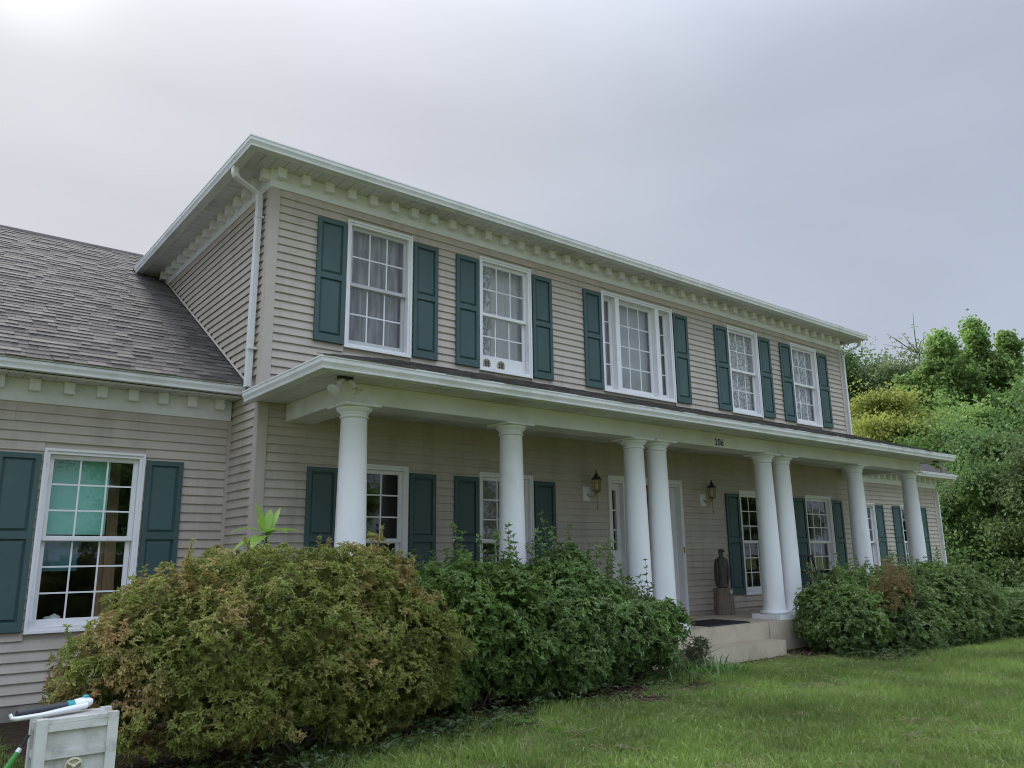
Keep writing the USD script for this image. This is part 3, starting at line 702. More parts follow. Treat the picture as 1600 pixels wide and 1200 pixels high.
# porch: beam, ceiling, columns, slab, step
put(house, 'beam', sweep([(0, 1.62), (0, 1.834), (-.35, 1.834), (-.35, 1.62)], [(.318, -.025), (.318, -1.59), (13.54, -1.59), (13.54, -.025)]), 'mossy_beam_paint')
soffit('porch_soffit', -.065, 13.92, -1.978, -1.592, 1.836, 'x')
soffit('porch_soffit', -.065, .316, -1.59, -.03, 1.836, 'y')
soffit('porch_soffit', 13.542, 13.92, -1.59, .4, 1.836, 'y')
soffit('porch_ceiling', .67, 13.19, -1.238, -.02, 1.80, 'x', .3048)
CZ = -1.43
for cx in (.515, 2.69, 4.93, 5.42, 8.09, 8.62, 11.08, 13.30):
    c = holder(house, 'column')
    prof = [(.20, -.954)] + [(.20 + .026 * math.sin(t), -.926 - .026 * math.cos(t)) for t in np.linspace(.2, PI - .2, 8)] + [(.192, -.898)]
    put(c, 'base_ring', lathe(prof, cx, CZ, 48), 'column_white', 40)
    sh = []
    for t in np.linspace(0, 1, 22):
        r = .172 - .031 * max(0, (t - .12) / .88) ** 1.35
        if t < .04: r += .016 * (1 - t / .04) ** 2
        sh.append((r, -.899 + t * (1.47 + .899)))
    put(c, 'shaft', lathe(sh, cx, CZ, 56), 'column_white', 40)
    cap = [(.141, 1.471), (.150, 1.474)] + [(.149 + .010 * math.sin(t), 1.484 - .010 * math.cos(t)) for t in np.linspace(.4, PI - .4, 5)] + [(.145, 1.497), (.143, 1.512), (.152, 1.514), (.156, 1.523), (.154, 1.531), (.160, 1.535), (.185, 1.556), (.196, 1.572), (.197, 1.584), (.19, 1.590)]
    put(c, 'capital', lathe(cap, cx, CZ, 48), 'column_white', 40)
    put(c, 'abacus', MB().box(cx - .215, cx + .215, CZ - .215, CZ + .215, 1.5905, 1.616), 'column_white')
    put(c, 'plinth', MB().box(cx - .255, cx + .255, CZ - .255, CZ + .255, -1.029, -.9545), 'column_white')
sl = trimesh.creation.box((13.9, 1.69, 1.0)); sl.apply_translation((6.87, -1.715 + .845, -1.53))
slab = put(house, 'porch_slab', MB().box(-.08, 7.47, -1.715, -.026, -2.0, -1.03).box(7.488, 13.82, -1.715, -.026, -2.0, -1.03).box(7.46, 7.50, -1.69, -.03, -2.0, -1.036), 'concrete')
stp = MB().box(5.30, 7.36, -2.06, -1.716, -1.9, -1.265)
put(house, 'step', stp, 'concrete')

# house number on the beam
m = meshkit.text_mesh('106', .105, .008, False)
v = np.array(m.vertices); put(house, 'house_number', (np.stack([6.60 + v[:, 0] * .82 + v[:, 1] * .06, -1.5915 - v[:, 2], 1.645 + v[:, 1]], 1), np.array(m.faces)), 'black_lettering')

# ------------------------------------------------------------------ things at the windows
def drape(name, x0, x1, z0, z1, yp, material, label, cat, amp=.02, waves=9, top=None, seed=0, group=None, gather=0.0, swag=0.0):
    nx, nz = 70, 24; r = np.random.default_rng(seed); ph = r.uniform(0, 6, 4)
    a, b_ = np.meshgrid(np.linspace(0, 1, nx), np.linspace(0, 1, nz), indexing='ij')
    x = x0 + (x1 - x0) * a; z = z0 + (z1 - z0) * b_
    x = x + (1 - b_) * gather * (0.5 - a) * (x1 - x0)
    z = z - swag * (1 - b_) * np.sin(a * PI * 2.5 + ph[3]) ** 2
    y = yp + amp * (np.sin(a * waves * 2 * PI + ph[0]) + .5 * np.sin(a * waves * 3.3 * PI + ph[1] + b_ * 1.5)) * (0.6 + .4 * (1 - b_))
    V = np.stack([x.ravel(), y.ravel(), z.ravel()], 1)
    i, j = np.meshgrid(np.arange(nx - 1), np.arange(nz - 1), indexing='ij'); q = (i * nz + j).ravel()
    F = np.vstack([np.stack([q, q + nz, q + nz + 1], 1), np.stack([q, q + nz + 1, q + 1], 1)])
    return solo(name, (V, F), material, label, cat, group, None, True)
r = WU[0]; drape('curtain', r[0] + .02, r[1] - .0, r[2] + .03, r[3] - .05, .155, 'grey_sheer', 'grey sheer curtain with gathered hem in the upstairs window nearest the side wall', 'curtain', .035, 4, seed=1)
r = WU[1]; drape('curtain', r[0] + .02, r[0] + .36, r[2] + .14, r[3] - .03, .150, 'white_lace_swirl', 'patterned sheer curtain drawn to the side above the round hose vents', 'curtain', .02, 4, seed=2)
drape('curtain', r[0] + .30, r[1] + .06, r[2] + .14, r[3] - .03, .195, 'white_sheer', 'plain white curtain behind the patterned one above the hose vents', 'curtain', .012, 6, seed=3)
r = WU[3]; drape('curtain', r[0] + .02, r[1] + .04, r[2] + .04, r[3] - .09, .15, 'white_lace', 'white lace curtain in the upstairs window just right of the wide three light window', 'curtain', .015, 6, seed=4)
r = WU[4]; drape('curtain', r[0] + .02, r[1] + .04, r[2] + .04, r[3] - .09, .15, 'white_lace_swirl', 'white lace curtain in the upstairs window nearest the trees', 'curtain', .015, 6, seed=5)
r = WU[2]; drape('curtain', r[0] - .05, r[1] + .25, r[2] - .02, r[3] + .05, .20, 'pale_drape', 'flat pale grey curtain filling the wide three light window above the door', 'curtain', .006, 5, seed=6)
r = WL[1]; solo('window_blind', MB().box(r[0] + .08, r[0] + .52, .2, .206, .18, r[3] - .08), 'blind_dim', 'half lowered grey blind in the porch window behind the second column', 'blind')
r = WL[4]; drape('curtain', r[0] + .62, r[1] - .08, r[2] + .06, r[3] - .12, .24, 'blind_dim', 'dim grey curtain at one side of the porch window behind the black chair', 'curtain', .02, 4, seed=8)
r = WA[0]
solo('roller_shade', MB().box(r[0] + .07, r[0] + .72, YW + .18, YW + .186, .30, r[3] - .06), 'teal_shade', 'teal green shade covering the upper sash of the big ground floor window', 'window shade')
solo('leaning_board', MB().add(prism([(-.22, -.9), (-.25, -.9), (-.55, 1.18), (-.52, 1.18)], r[0] + .78, r[0] + .90, front(YW))).add(prism([(-.26, -.9), (-.28, -.9), (-.60, .95), (-.58, .95)], r[0] + .72, r[0] + .80, front(YW))), 'brown_board', 'brown wooden boards leaning inside the big ground floor window', 'board')
solo('storage_bin', MB().box(r[0] + .08, r[0] + .50, YW + .35, YW + .7, -.10, .18).box(r[0] + .06, r[0] + .52, YW + .33, YW + .72, .18, .22), 'blue_bin', 'blue storage bin inside the big ground floor window', 'bin')
m = trimesh.creation.icosphere(3, .09); v = np.array(m.vertices); v *= (0.7 + .6 * meshkit.noise(v * 25, 4))[:, None]; v[:, 2] *= .6
solo('crumpled_cloth', (v + [r[0] + .30, YW + .17, r[2] + .12], np.array(m.faces)), 'blower_white', 'crumpled white cloth on the sill inside the big ground floor window', 'cloth')

# ------------------------------------------------------------------ lanterns, flood lights
def ico(c, r, n=2, s=(1, 1, 1)):
    m = trimesh.creation.icosphere(n, r); return np.array(m.vertices) * s + c, np.array(m.faces)
def lantern(cx, label):
    cy = -.17
    t = thing('wall_lantern', (cx, -.02, .9), label, 'lantern', 'brass lanterns either side of the front door')
    blk = MB().box(cx - .17, cx - .02, -.034, -.012, .84, 1.06).box(cx - .16, cx - .03, -.046, -.0341, .85, 1.05)
    put(t, 'mounting_block', blk, 'window_white')
    put(t, 'arm', MB().tube([(cx - .09, -.045, .95), (cx - .085, -.09, .90), (cx - .05, -.14, .90), (cx, cy, .955)], .011).tube([(cx, cy, .96), (cx, cy, .72)], [.008, .006]).add(ico((cx, cy, .74), .014)).add(ico((cx, cy, .715), .008, 2, (1, 1, 2.4))), 'old_brass', 40)
    put(t, 'cup', lathe([(.0, .955), (.03, .958), (.06, .985), (.075, 1.0), (.07, 1.004), (.0, 1.004)], cx, cy, 18), 'old_brass', 40)
    b = MB()
    for k in range(6):
        a = k * PI / 3 + .2; p0 = (cx + .062 * math.cos(a), cy + .062 * math.sin(a), 1.0); p1 = (cx + .075 * math.cos(a), cy + .075 * math.sin(a), 1.17)
        b.tube([p0, p1], .005, 6)
    put(t, 'cage', b, 'old_brass')
    for k in range(6):
        a0, a1 = k * PI / 3 + .2, (k + 1) * PI / 3 + .2
        v = np.array([(cx + .059 * math.cos(a0), cy + .059 * math.sin(a0), 1.004), (cx + .059 * math.cos(a1), cy + .059 * math.sin(a1), 1.004), (cx + .071 * math.cos(a1), cy + .071 * math.sin(a1), 1.168), (cx + .071 * math.cos(a0), cy + .071 * math.sin(a0), 1.168)])
        put(t, 'pane', (v, np.array([(0, 1, 2), (0, 2, 3)])), 'lantern_glass')
    put(t, 'bulb', merged([tube([(cx, cy, 1.004), (cx, cy, 1.06)], .012), ico((cx, cy, 1.085), .022, 2, (1, 1, 1.5))]), 'window_white', True)
    put(t, 'roof_cap', lathe([(.0, 1.168), (.082, 1.168), (.085, 1.175), (.06, 1.20), (.03, 1.235), (.022, 1.25), (.03, 1.256), (.012, 1.27), (.008, 1.285), (.014, 1.295), (.0, 1.315)], cx, cy, 18), 'dark_iron', 40)
lantern(5.42, 'brass wall lantern left of the front door, lighter and more yellow')
lantern(8.34, 'dark brass wall lantern right of the front door, above the bird carving')
def flood(c, flip, label):
    c = np.array(c, float); t = thing('flood_light', c, label, 'flood light')
    put(t, 'base', MB().box(c[0] - .10, c[0] + .06, c[1] - .03, c[1] + .03, c[2] - .03, c[2] - .001), 'dark_iron')
    for k, (d, bulb) in enumerate((((-.62 * flip, -.25, -.72), True), ((.45 * flip, -.35, -.85), False))):
        d = np.array(d); d /= np.linalg.norm(d); s = c + [-.05 * flip if k == 0 else .04 * flip, 0, -.03]
        put(t, 'socket', MB().tube([s, s + d * .10], [.028, .032], 14), 'lamp_grey', 40)
        put(t, 'reflector', MB().tube([s + d * .1005, s + d * .125, s + d * .19, s + d * .195], [.028, .032, .072, .066], 18) if bulb else MB().tube([s + d * .1005, s + d * .13], [.018, .016], 12).add((lambda q: (np.array(q.vertices), np.array(q.faces)))(trimesh.creation.cylinder(.055, .006, 20, transform=trimesh.geometry.align_vectors([0, 0, 1], d) * 1.0 + np.vstack([np.hstack([np.zeros((3, 3)), (s + d * .15)[:, None]]), np.zeros((1, 4))])))), 'lamp_grey' if bulb else 'lantern_glass', 40)
flood((.23, -1.80, 1.834), 1, 'grey twin flood light under the porch corner above the first column')
flood((13.75, -1.84, 1.834), -1, 'grey twin flood light under the far porch corner')

# ------------------------------------------------------------------ things on the porch
zf = -1.03
def bumpy(prof, cx, cy, amp, fr, n=48, seed=0, sx=1, sy=1, rz=0):
    v, f = lathe(prof, 0, 0, n)
    a = np.arctan2(v[:, 1], v[:, 0]); k = 1 + amp * (meshkit.fbm(np.stack([np.cos(a) * fr, np.sin(a) * fr, v[:, 2] * fr * .35], 1), 3, seed) - .5) * 2
    v[:, 0] *= k * sx; v[:, 1] *= k * sy
    c, s = math.cos(rz), math.sin(rz)
    return np.stack([v[:, 0] * c - v[:, 1] * s + cx, v[:, 0] * s + v[:, 1] * c + cy, v[:, 2]], 1), f
cx, cy = 8.22, -.36
st = solo('log_stump', bumpy([(.0, zf + .001), (.168, zf + .002), (.170, zf + .05), (.164, zf + .2), (.160, zf + .36), (.162, zf + .43), (.152, zf + .445), (.0, zf + .45)], cx, cy, .10, 9, 72, 3), 'grey_log', 'weathered grey log stump standing on the porch by the shutter', 'stump', None, None, 50)
v, f = lathe([(.012, 0), (.026, 0), (.034, .008), (.028, .016), (.014, .010)], 0, 0, 18)
put(st, 'knot', (np.stack([v[:, 0] + cx - .01, cy - .166 - v[:, 2], v[:, 1] + zf + .385], 1), f), 'box_plastic', 40)
zb = zf + .452
bd = thing('bird_carving', (cx, cy, zb), 'dark carved wooden bird with folded wings standing on the log stump', 'carving')
body = bumpy([(.0, zb), (.14, zb + .001), (.15, zb + .03), (.115, zb + .06), (.105, zb + .12), (.125, zb + .25), (.148, zb + .36), (.147, zb + .43), (.118, zb + .49), (.066, zb + .53), (.052, zb + .548), (.060, zb + .575), (.068, zb + .605), (.060, zb + .637), (.03, zb + .658), (.0, zb + .662)], cx, cy, .10, 7, 48, 5, .82, .66, .5)
put(bd, 'body', body, 'carved_dark_wood', 60)
for s in (-1, 1):
    wv, wf = ico((0, 0, 0), 1.0, 3, (1, 1, 1))
    k = 1 + .18 * (meshkit.fbm(wv * 3.0, 3, 8 + s) - .5)
    wv = wv * k[:, None] * [.036, .085, .235]
    wv[:, 1] += (wv[:, 2] < 0) * (-wv[:, 2]) * .18
    ca, sa = math.cos(-.6), math.sin(-.6)
    p = np.stack([s * .093 + wv[:, 0], wv[:, 1] + .01, wv[:, 2]], 1)
    put(bd, 'wing', (np.stack([p[:, 0] * ca - p[:, 1] * sa + cx, p[:, 0] * sa + p[:, 1] * ca + cy, p[:, 2] + zb + .255], 1), wf), 'carved_dark_wood', 60)
put(bd, 'beak', tube([(cx - .02, cy - .055, zb + .625), (cx - .035, cy - .095, zb + .615), (cx - .038, cy - .108, zb + .595)], [.022, .014, .003], 8), 'carved_dark_wood', 40)
mt = MB().box(6.15, 7.13, -1.63, -.93, zf + .003, zf + .016)
dm = solo('door_mat', mt, 'door_mat_rubber', 'black ribbed rubber mat on the porch slab above the step', 'mat')
b = MB()
for k in range(30): b.box(6.18 + k * .0315, 6.195 + k * .0315, -1.60, -.96, zf + .0165, zf + .021)
put(dm, 'ribs', b, 'door_mat_rubber', kind='stuff')
# black iron chair
c = thing('iron_chair', (10.95, -.75, zf), 'black wrought iron armchair on the porch behind the right hand bushes', 'chair')
x0, x1, y0, y1 = 10.5, 11.25, -1.05, -.40
for x in (x0, x1):
    put(c, 'leg', tube([(x, y0, zf), (x, y0, zf + .66)], .014), 'dark_iron', 40)
    put(c, 'leg', tube([(x, y1, zf), (x, y1 + .02, zf + .45), (x, y1 + .10, zf + .96)], .014), 'dark_iron', 40)
    put(c, 'arm', tube([(x, y0 - .05, zf + .64), (x, y0, zf + .67), (x, y1 + .04, zf + .68)], .018), 'dark_iron', 40)
b = MB()
for k in range(9): b.box(x0, x1, y0 + .02 + k * .07, y0 + .07 + k * .07, zf + .42, zf + .432)
put(c, 'seat', b, 'dark_iron')
b = MB().tube([(x0, y1 + .10, zf + .955), (11.0, y1 + .10, zf + .975), (x1, y1 + .10, zf + .955)], .016).tube([(x0, y1 + .03, zf + .5), (x1, y1 + .03, zf + .5)], .012)
for k in range(10): b.tube([(x0 + .06 + k * .07, y1 + .03, zf + .5), (x0 + .06 + k * .07, y1 + .10, zf + .96)], .007, 6)
put(c, 'backrest', b, 'dark_iron', 40)

# ------------------------------------------------------------------ hose box, blower and wand at the left
bx0, bx1, bz1 = -2.46, -2.00, -.945
by0, by1 = -3.22, -2.95
gb = float(gz(-2.2, -3.1))
B = thing('hose_box', ((bx0 + bx1) / 2, (by0 + by1) / 2, gb), 'weathered white plastic box with panelled sides standing by the azalea', 'hose box')
put(B, 'shell', MB().box(bx0 + .03, bx1 - .03, by0 + .022, by1 - .022, gb + .02, bz1 - .03), 'box_plastic')
for (x, y) in ((bx0, by0), (bx1 - .062, by0), (bx0, by1 - .062), (bx1 - .062, by1 - .062)):
    put(B, 'post', MB().box(x, x + .062, y, y + .062, gb - .02, bz1), 'box_plastic')
for z0, z1 in ((bz1 - .075, bz1 - .031), (bz1 - .235, bz1 - .195), (gb + .02, gb + .07)):
    put(B, 'rail', MB().box(bx0 + .063, bx1 - .063, by0 + .006, by0 + .0215, z0, z1).box(bx0 + .006, bx0 + .0295, by0 + .063, by1 - .063, z0, z1), 'box_plastic')
put(B, 'lid', MB().box(bx0 + .05, bx1 - .05, by0 + .012, by1 - .012, bz1 - .0295, bz1 - .006), 'box_plastic')
kx, kz = -2.235, bz1 - .29
v, f = lathe([(.0, 0), (.052, 0), (.052, .012), (.04, .02), (.034, .012), (.0, .012)], 0, 0, 24)
kn = put(B, 'crank_hub', (np.stack([v[:, 0] + kx, by0 + .0215 - v[:, 2], v[:, 1] + kz], 1), f), 'knob_plastic', 30)
b = MB()
for k in range(3):
    a = k * 2 * PI / 3 + PI / 6; b.tube([(kx, by0 + .002, kz), (kx + .045 * math.cos(a), by0 + .0, kz + .045 * math.sin(a))], [.010, .008], 8)
put(kn, 'spokes', b.add(ico((kx, by0 - .003, kz), .013, 2)), 'knob_plastic', 40)
# leaf blower lying on the box
bl = thing('leaf_blower', (-2.4, -3.1, bz1), 'white black and teal leaf blower lying on the hose box', 'leaf blower')
zb = bz1 + .035
P0, P1 = np.array([-2.56, -3.13, zb - .0]), np.array([-2.28, -3.05, zb + .008])
d = (P1 - P0) / np.linalg.norm(P1 - P0)
put(bl, 'tube', MB().tube([P0, P0 + d * .05, P1], [.024, .026, .028], 18), 'blower_black', 40)
put(bl, 'collar', MB().tube([P1 + d * .0005, P1 + d * .045], [.030, .030], 18), 'blower_teal', 40)
put(bl, 'motor_housing', MB().tube([P1 + d * .0455, P1 + d * .08, P1 + d * .13, P1 + d * .16], [.030, .035, .034, .02], 18), 'blower_white', 40)
put(bl, 'cap', MB().add(ico(P1 + d * .12 + [0, 0, .036], .016, 2, (1.3, 1, .8))), 'blower_teal', True)
put(bl, 'handle', MB().tube([P1 + d * .12 + [.0, -.03, -.012], P1 + d * .05 + [0, -.045, -.014], P1 - d * .15 + [0, -.05, -.018], P0 + [0, -.035, -.018], P0 - d * .03 + [0, -.02, -.012], P0 - d * .04 + [0, -.01, .012]], [.022, .020, .013, .014, .012, .010], 12), 'blower_white', 40)
hn = thing('spray_wand', (-2.62, -3.15, gb), 'green and white hose wand leaning on the left side of the hose box', 'hose wand')
q0, q1 = np.array([-2.625, -3.15, -1.28]), np.array([-2.478, -3.10, -1.04])
e = (q1 - q0) / np.linalg.norm(q1 - q0)
put(hn, 'grip', tube([q0, q0 + e * .08, q0 + e * .18], [.016, .019, .015], 12), 'hose_green', 40)
put(hn, 'ring', tube([q0 + e * .1805, q0 + e * .205], [.016, .013], 12), 'blower_white', 40)
put(hn, 'lance', tube([q0 + e * .2055, q0 + e * .25, q1], [.008, .008, .010], 10), 'blower_black', 40)
put(hn, 'hose', tube([q0 - e * .0005, q0 - e * .06, [-2.68, -3.14, gb + .10], [-2.75, -3.05, gb + .02], [-2.9, -2.95, gb + .02], [-3.1, -2.9, gb + .025]], .011, 10), 'hose_green', 40)

# ------------------------------------------------------------------ plants
def unit(v):
    return v / (np.linalg.norm(v, axis=-1, keepdims=True) + 1e-9)
def leaves(P, D, N, L, Wd, curl=.15):
    """One folded four-cornered blade per row: base P, direction D, face normal N."""
    D = unit(D); S = unit(np.cross(D, N)); U = np.cross(S, D)
    L = np.asarray(L)[:, None]; Wd = np.asarray(Wd)[:, None]
    m = P + D * L * .45
    V = np.stack([P, m + S * Wd + U * L * curl, P + D * L - U * L * curl * .8, m - S * Wd + U * L * curl], 1).reshape(-1, 3)
    q = np.arange(len(P)) * 4
    F = np.stack([np.stack([q, q + 1, q + 2], 1), np.stack([q, q + 2, q + 3], 1)], 1).reshape(-1, 3)
    return V, F
def shell_points(cl, n, rng, rough=.22, freq=2.2, inner=.55, low=None, seed=0):
    """Points on the uneven outer skin of a heap of ellipsoids and, fewer, inside it; with outward normals."""
    P, N = [], []
    C = np.array([c for c, r in cl]); R = np.array([r for c, r in cl])
    area = (R[:, 0] * R[:, 1] + R[:, 1] * R[:, 2] + R[:, 0] * R[:, 2]); pr = area / area.sum()
    k = rng.choice(len(cl), n * 3, p=pr)
    d = unit(rng.normal(size=(n * 3, 3)))
    dep = np.where(rng.random(n * 3) < .62, rng.uniform(.9, 1.06, n * 3), rng.uniform(inner, .95, n * 3))
    p0 = C[k] + d * R[k]
    bump_ = 1 + rough * 2 * (meshkit.fbm(p0 * freq, 3, seed) - .5)
    p = C[k] + d * R[k] * (dep * bump_)[:, None]
    q = ((p[:, None, :] - C[None]) / R[None]) ** 2
    inside = (q.sum(2) < (.80 * bump_[:, None]) ** 2)
    inside[np.arange(len(k)), k] = False
    ok = ~inside.any(1)
    if low is not None: ok &= p[:, 2] > low(p[:, 0], p[:, 1])
    nn = unit(d / R[k])
    p, nn = p[ok][:n], nn[ok][:n]
    m = max(4, n // 3); k = rng.choice(len(cl), m, p=pr)                 # sparse growth all through the heart of the plant
    c_ = C[k] + unit(rng.normal(size=(m, 3))) * R[k] * (rng.uniform(.1, .85, m) ** .6)[:, None]
    if low is not None: c_ = c_[c_[:, 2] > low(c_[:, 0], c_[:, 1])]
    return np.vstack([p, c_]), np.vstack([nn, unit(rng.normal(size=c_.shape) + [0, 0, .6])])
def spray_out(P, N, k, r, rng):
    """Each point becomes a small dome of leaf whorls at the end of a branch."""
    n = len(P); i = np.repeat(np.arange(n), k); R_ = (r * rng.uniform(.6, 1.35, n))[i]
    ax = unit(N + np.array([0, 0, .45]) + rng.normal(size=(n, 3)) * .3)[i]
    d = rng.normal(size=(n * k, 3)); d = unit(d - ax * (d * ax).sum(1, keepdims=True))
    t = np.sqrt(rng.random(n * k))
    Q = P[i] + d * (R_ * t)[:, None] + ax * (R_ * (.75 * (1 - t ** 2) - .35 + rng.normal(size=n * k) * .10))[:, None]
    return Q, unit(ax + d * (.9 * t)[:, None])
def whorl_leaves(P, N, k, L, Wd, rng, spread=1.0, up=.35):
    n = len(P); P_, D_, N_ = [], [], []
    ax = unit(N * .8 + np.array([0, 0, up]) + rng.normal(size=(n, 3)) * .35)
    a = unit(np.cross(ax, rng.normal(size=(n, 3)))); b = np.cross(ax, a)
    for q in range(k):
        th = 2 * PI * q / k + rng.uniform(-.4, .4, n)
        r = a * np.cos(th)[:, None] + b * np.sin(th)[:, None]
        D_.append(unit(r * spread + ax * rng.uniform(.15, .8, n)[:, None])); P_.append(P + rng.normal(size=(n, 3)) * .004); N_.append(ax)
    P_, D_, N_ = np.vstack(P_), np.vstack(D_), np.vstack(N_)
    s = rng.uniform(.65, 1.25, len(P_))
    return leaves(P_, D_, N_, L * s, Wd * s)
def stems(base, tips, rng, r0=.018, n=7, kids=2):
    b = MB()
    for t in tips:
        s = np.array(base) + [rng.normal() * .12, rng.normal() * .1, 0]
        u = np.linspace(0, 1, n)[:, None]
        mid = s + (np.array(t) - s) * u + np.array([0, 0, .25]) * np.sin(u * PI) * rng.uniform(-.2, .6) + rng.normal(size=(n, 3)) * .025 * np.sin(u * PI)
        b.tube(mid, np.linspace(r0, .004, n), 6)
        for q in range(kids):
            i = rng.integers(2, n - 1); e = mid[i] + unit(rng.normal(size=3) + np.array([0, 0, .3])) * rng.uniform(.15, .4)
            b.tube([mid[i], (mid[i] + e) / 2 + rng.normal(size=3) * .02, e], [.006, .004, .002], 5)
    return b
def bush(name, label, clumps, n, k, L, Wd, material, seed, cat='bush', rough=.22, freq=2.2, spread=1.0, up=.35, base=None, nst=22, sprigs=0, stem_mat='twig', group=None, gap=.16, spray=14, srad=.10, shoot=1.0):
    rng = np.random.default_rng(seed)
    C = np.array([c for c, r in clumps]); bx_, by_ = (C[:, 0].mean(), C[:, 1].mean()) if base is None else base
    t = thing(name, (bx_, by_, float(gz(bx_, by_))), label, cat, group)
    ncl = n // spray
    P, N = shell_points(clumps, ncl, rng, rough, freq, low=lambda x, y: gz(x, y) + gap * meshkit.noise(np.stack([x * 2, y * 2, x * 0], -1), seed), seed=seed)
    Q, M = spray_out(P, N, spray, srad, rng)
    parts = [whorl_leaves(Q, M, k, L, Wd, rng, spread, up)]
    if sprigs:                                           # shoots that stand out of the outline
        i = np.argsort(-(N[:, 2] + .5 * rng.random(len(N))))[:len(N) // 3]; i = rng.choice(i, min(sprigs, len(i)), False)
        tips = []
        for p, nn in zip(P[i], N[i]):
            ln = rng.uniform(.10, .30) * shoot; d = unit(nn * .5 + np.array([0, 0, .9]) + rng.normal(size=3) * .3)
            u = np.linspace(0, 1, 7)[:, None]; pts = p + d * ln * u
            parts.append(whorl_leaves(np.repeat(pts, 2, 0), np.repeat(np.tile(d, (7, 1)), 2, 0), 3, L, Wd, rng, 1.0, .2)); tips.append((p, pts[-1]))
        b = MB()
        for p, e in tips: b.tube([p, (p + e) / 2, e], [.004, .003, .002], 5)
        put(t, 'shoots', b, stem_mat, kind='stuff')
    put(t, 'foliage', merged(parts), material, kind='stuff')
    i = rng.choice(len(P), min(nst, len(P)), False)
    put(t, 'branches', stems((bx_, by_, float(gz(bx_, by_)) - .03), [C[0] * 0 + p - nn * .12 for p, nn in zip(P[i], N[i])], rng), stem_mat, True)
    return t
leafmat('azalea_leaf', [(0.198, 0.231, 0.058), (0.330, 0.370, 0.090), (0.502, 0.515, 0.138), (0.172, 0.198, 0.058), (0.620, 0.620, 0.216), (0.290, 0.330, 0.084)], patch=[(.36, .235, .12), (.42, .31, .15), (.28, .18, .095), (.40, .35, .14)], patch_scale=1.7, patch_at=(.50, .68), trans=.25, rough=.55, tone=.22, tone_scale=1.6)
leafmat('holly_leaf', [(0.126, 0.192, 0.057), (0.162, 0.240, 0.069), (0.210, 0.300, 0.090), (0.138, 0.198, 0.060), (0.288, 0.372, 0.115)], trans=.22, rough=.30, spec=.6, tone=.35, tone_scale=1.4)
leafmat('bright_leaf', [(.125, .190, .050), (.165, .240, .064), (.210, .295, .082), (.135, .200, .056)], trans=.28, rough=.42, tone=.3, tone_scale=1.3)
leafmat('privet_leaf', [(0.136, 0.198, 0.058), (0.171, 0.240, 0.069), (0.218, 0.294, 0.085), (0.136, 0.192, 0.058), (0.295, 0.360, 0.106)], trans=.25, rough=.33, spec=.6, tone=.32, tone_scale=1.1)
leafmat('rust_leaf', [(.27, .21, .10), (.31, .25, .12), (.19, .21, .075), (.13, .18, .06)], trans=.25, rough=.5)
leafmat('poke_leaf', [(.19, .32, .045), (.15, .26, .045), (.24, .37, .055)], trans=.4, rough=.4, tone=.1)
leafmat('lily_leaf', [(0.077, 0.165, 0.033), (0.110, 0.209, 0.044), (0.154, 0.264, 0.066), (0.242, 0.308, 0.121)], trans=.3, rough=.4)
leafmat('ground_leaf', [(.055, .085, .028), (.075, .115, .036), (.10, .14, .042)], trans=.25)
leafmat('dry_leaf', [(.20, .15, .09), (.14, .10, .06), (.27, .22, .14)], trans=.2)
leafmat('grass_blade', [(.160, .222, .054), (.200, .262, .066), (.245, .302, .084), (.168, .230, .060), (.34, .33, .16)], patch=[(.30, .275, .14), (.38, .34, .20), (.20, .20, .08)], patch_scale=2.4, patch_at=(.58, .78), trans=.28, rough=.5, tone=.42, tone_scale=.7)

bush('azalea_bush', 'large rounded azalea bush, yellow green with brown spent tips, in front of the first column',
     [((-.98, -2.22, -.78), (.98, .78, .72)), ((.10, -2.2, -.74), (.94, .78, .76)), ((-.45, -2.0, -.52), (.90, .74, .64)), ((-1.75, -2.3, -.85), (.55, .52, .46)), ((.56, -2.3, -.80), (.54, .54, .66)),
      ((-1.25, -2.52, -1.06), (.58, .46, .38)), ((.0, -2.64, -1.00), (.78, .44, .44)), ((.48, -2.1, -.28), (.44, .44, .30)), ((-1.5, -2.1, -.45), (.40, .40, .30))],
     24000, 6, .038, .0088, 'azalea_leaf', 11, rough=.55, freq=2.6, base=(-.4, -2.2), nst=110, sprigs=120, gap=.25, spray=13, srad=.090, shoot=.7)
bush('holly_bush', 'bright green leafy bush between the azalea and the darker bush', [((1.75, -2.02, -.74), (.62, .58, .56)), ((1.48, -2.02, -.36), (.40, .38, .30)), ((2.02, -2.2, -1.0), (.54, .44, .36)), ((2.12, -2.05, -.46), (.32, .35, .28)), ((1.28, -2.05, -1.08), (.42, .4, .36))],
     5200, 6, .060, .0160, 'bright_leaf', 12, rough=.40, freq=2.6, base=(1.8, -2.0), sprigs=45, spray=13, srad=.160, shoot=1.7)
bush('holly_bush', 'dark green spreading bush left of the concrete step hiding a column foot', [((2.90, -1.98, -.64), (.70, .64, .56)), ((3.65, -2.05, -.90), (.68, .54, .50)), ((4.22, -2.12, -.94), (.46, .40, .38)), ((3.02, -2.02, -.22), (.32, .32, .25)), ((2.85, -2.25, -1.05), (.62, .40, .32)), ((4.45, -2.15, -.80), (.22, .22, .20)), ((3.45, -1.98, -.50), (.42, .36, .26))],
     9500, 6, .054, .0140, 'holly_leaf', 13, rough=.42, freq=2.6, base=(3.4, -2.0), sprigs=70, nst=46, spray=13, srad=.165, shoot=2.0)
bush('privet_bush', 'green bush at the right end of the step against the paired columns', [((8.42, -2.35, -.98), (.66, .58, .48)), ((8.25, -2.6, -1.15), (.48, .44, .32)), ((9.05, -2.2, -.76), (.58, .5, .45))], 5600, 6, .054, .0145, 'privet_leaf', 14, rough=.34, base=(8.5, -2.3), sprigs=50, spray=12, srad=.155, shoot=1.5)
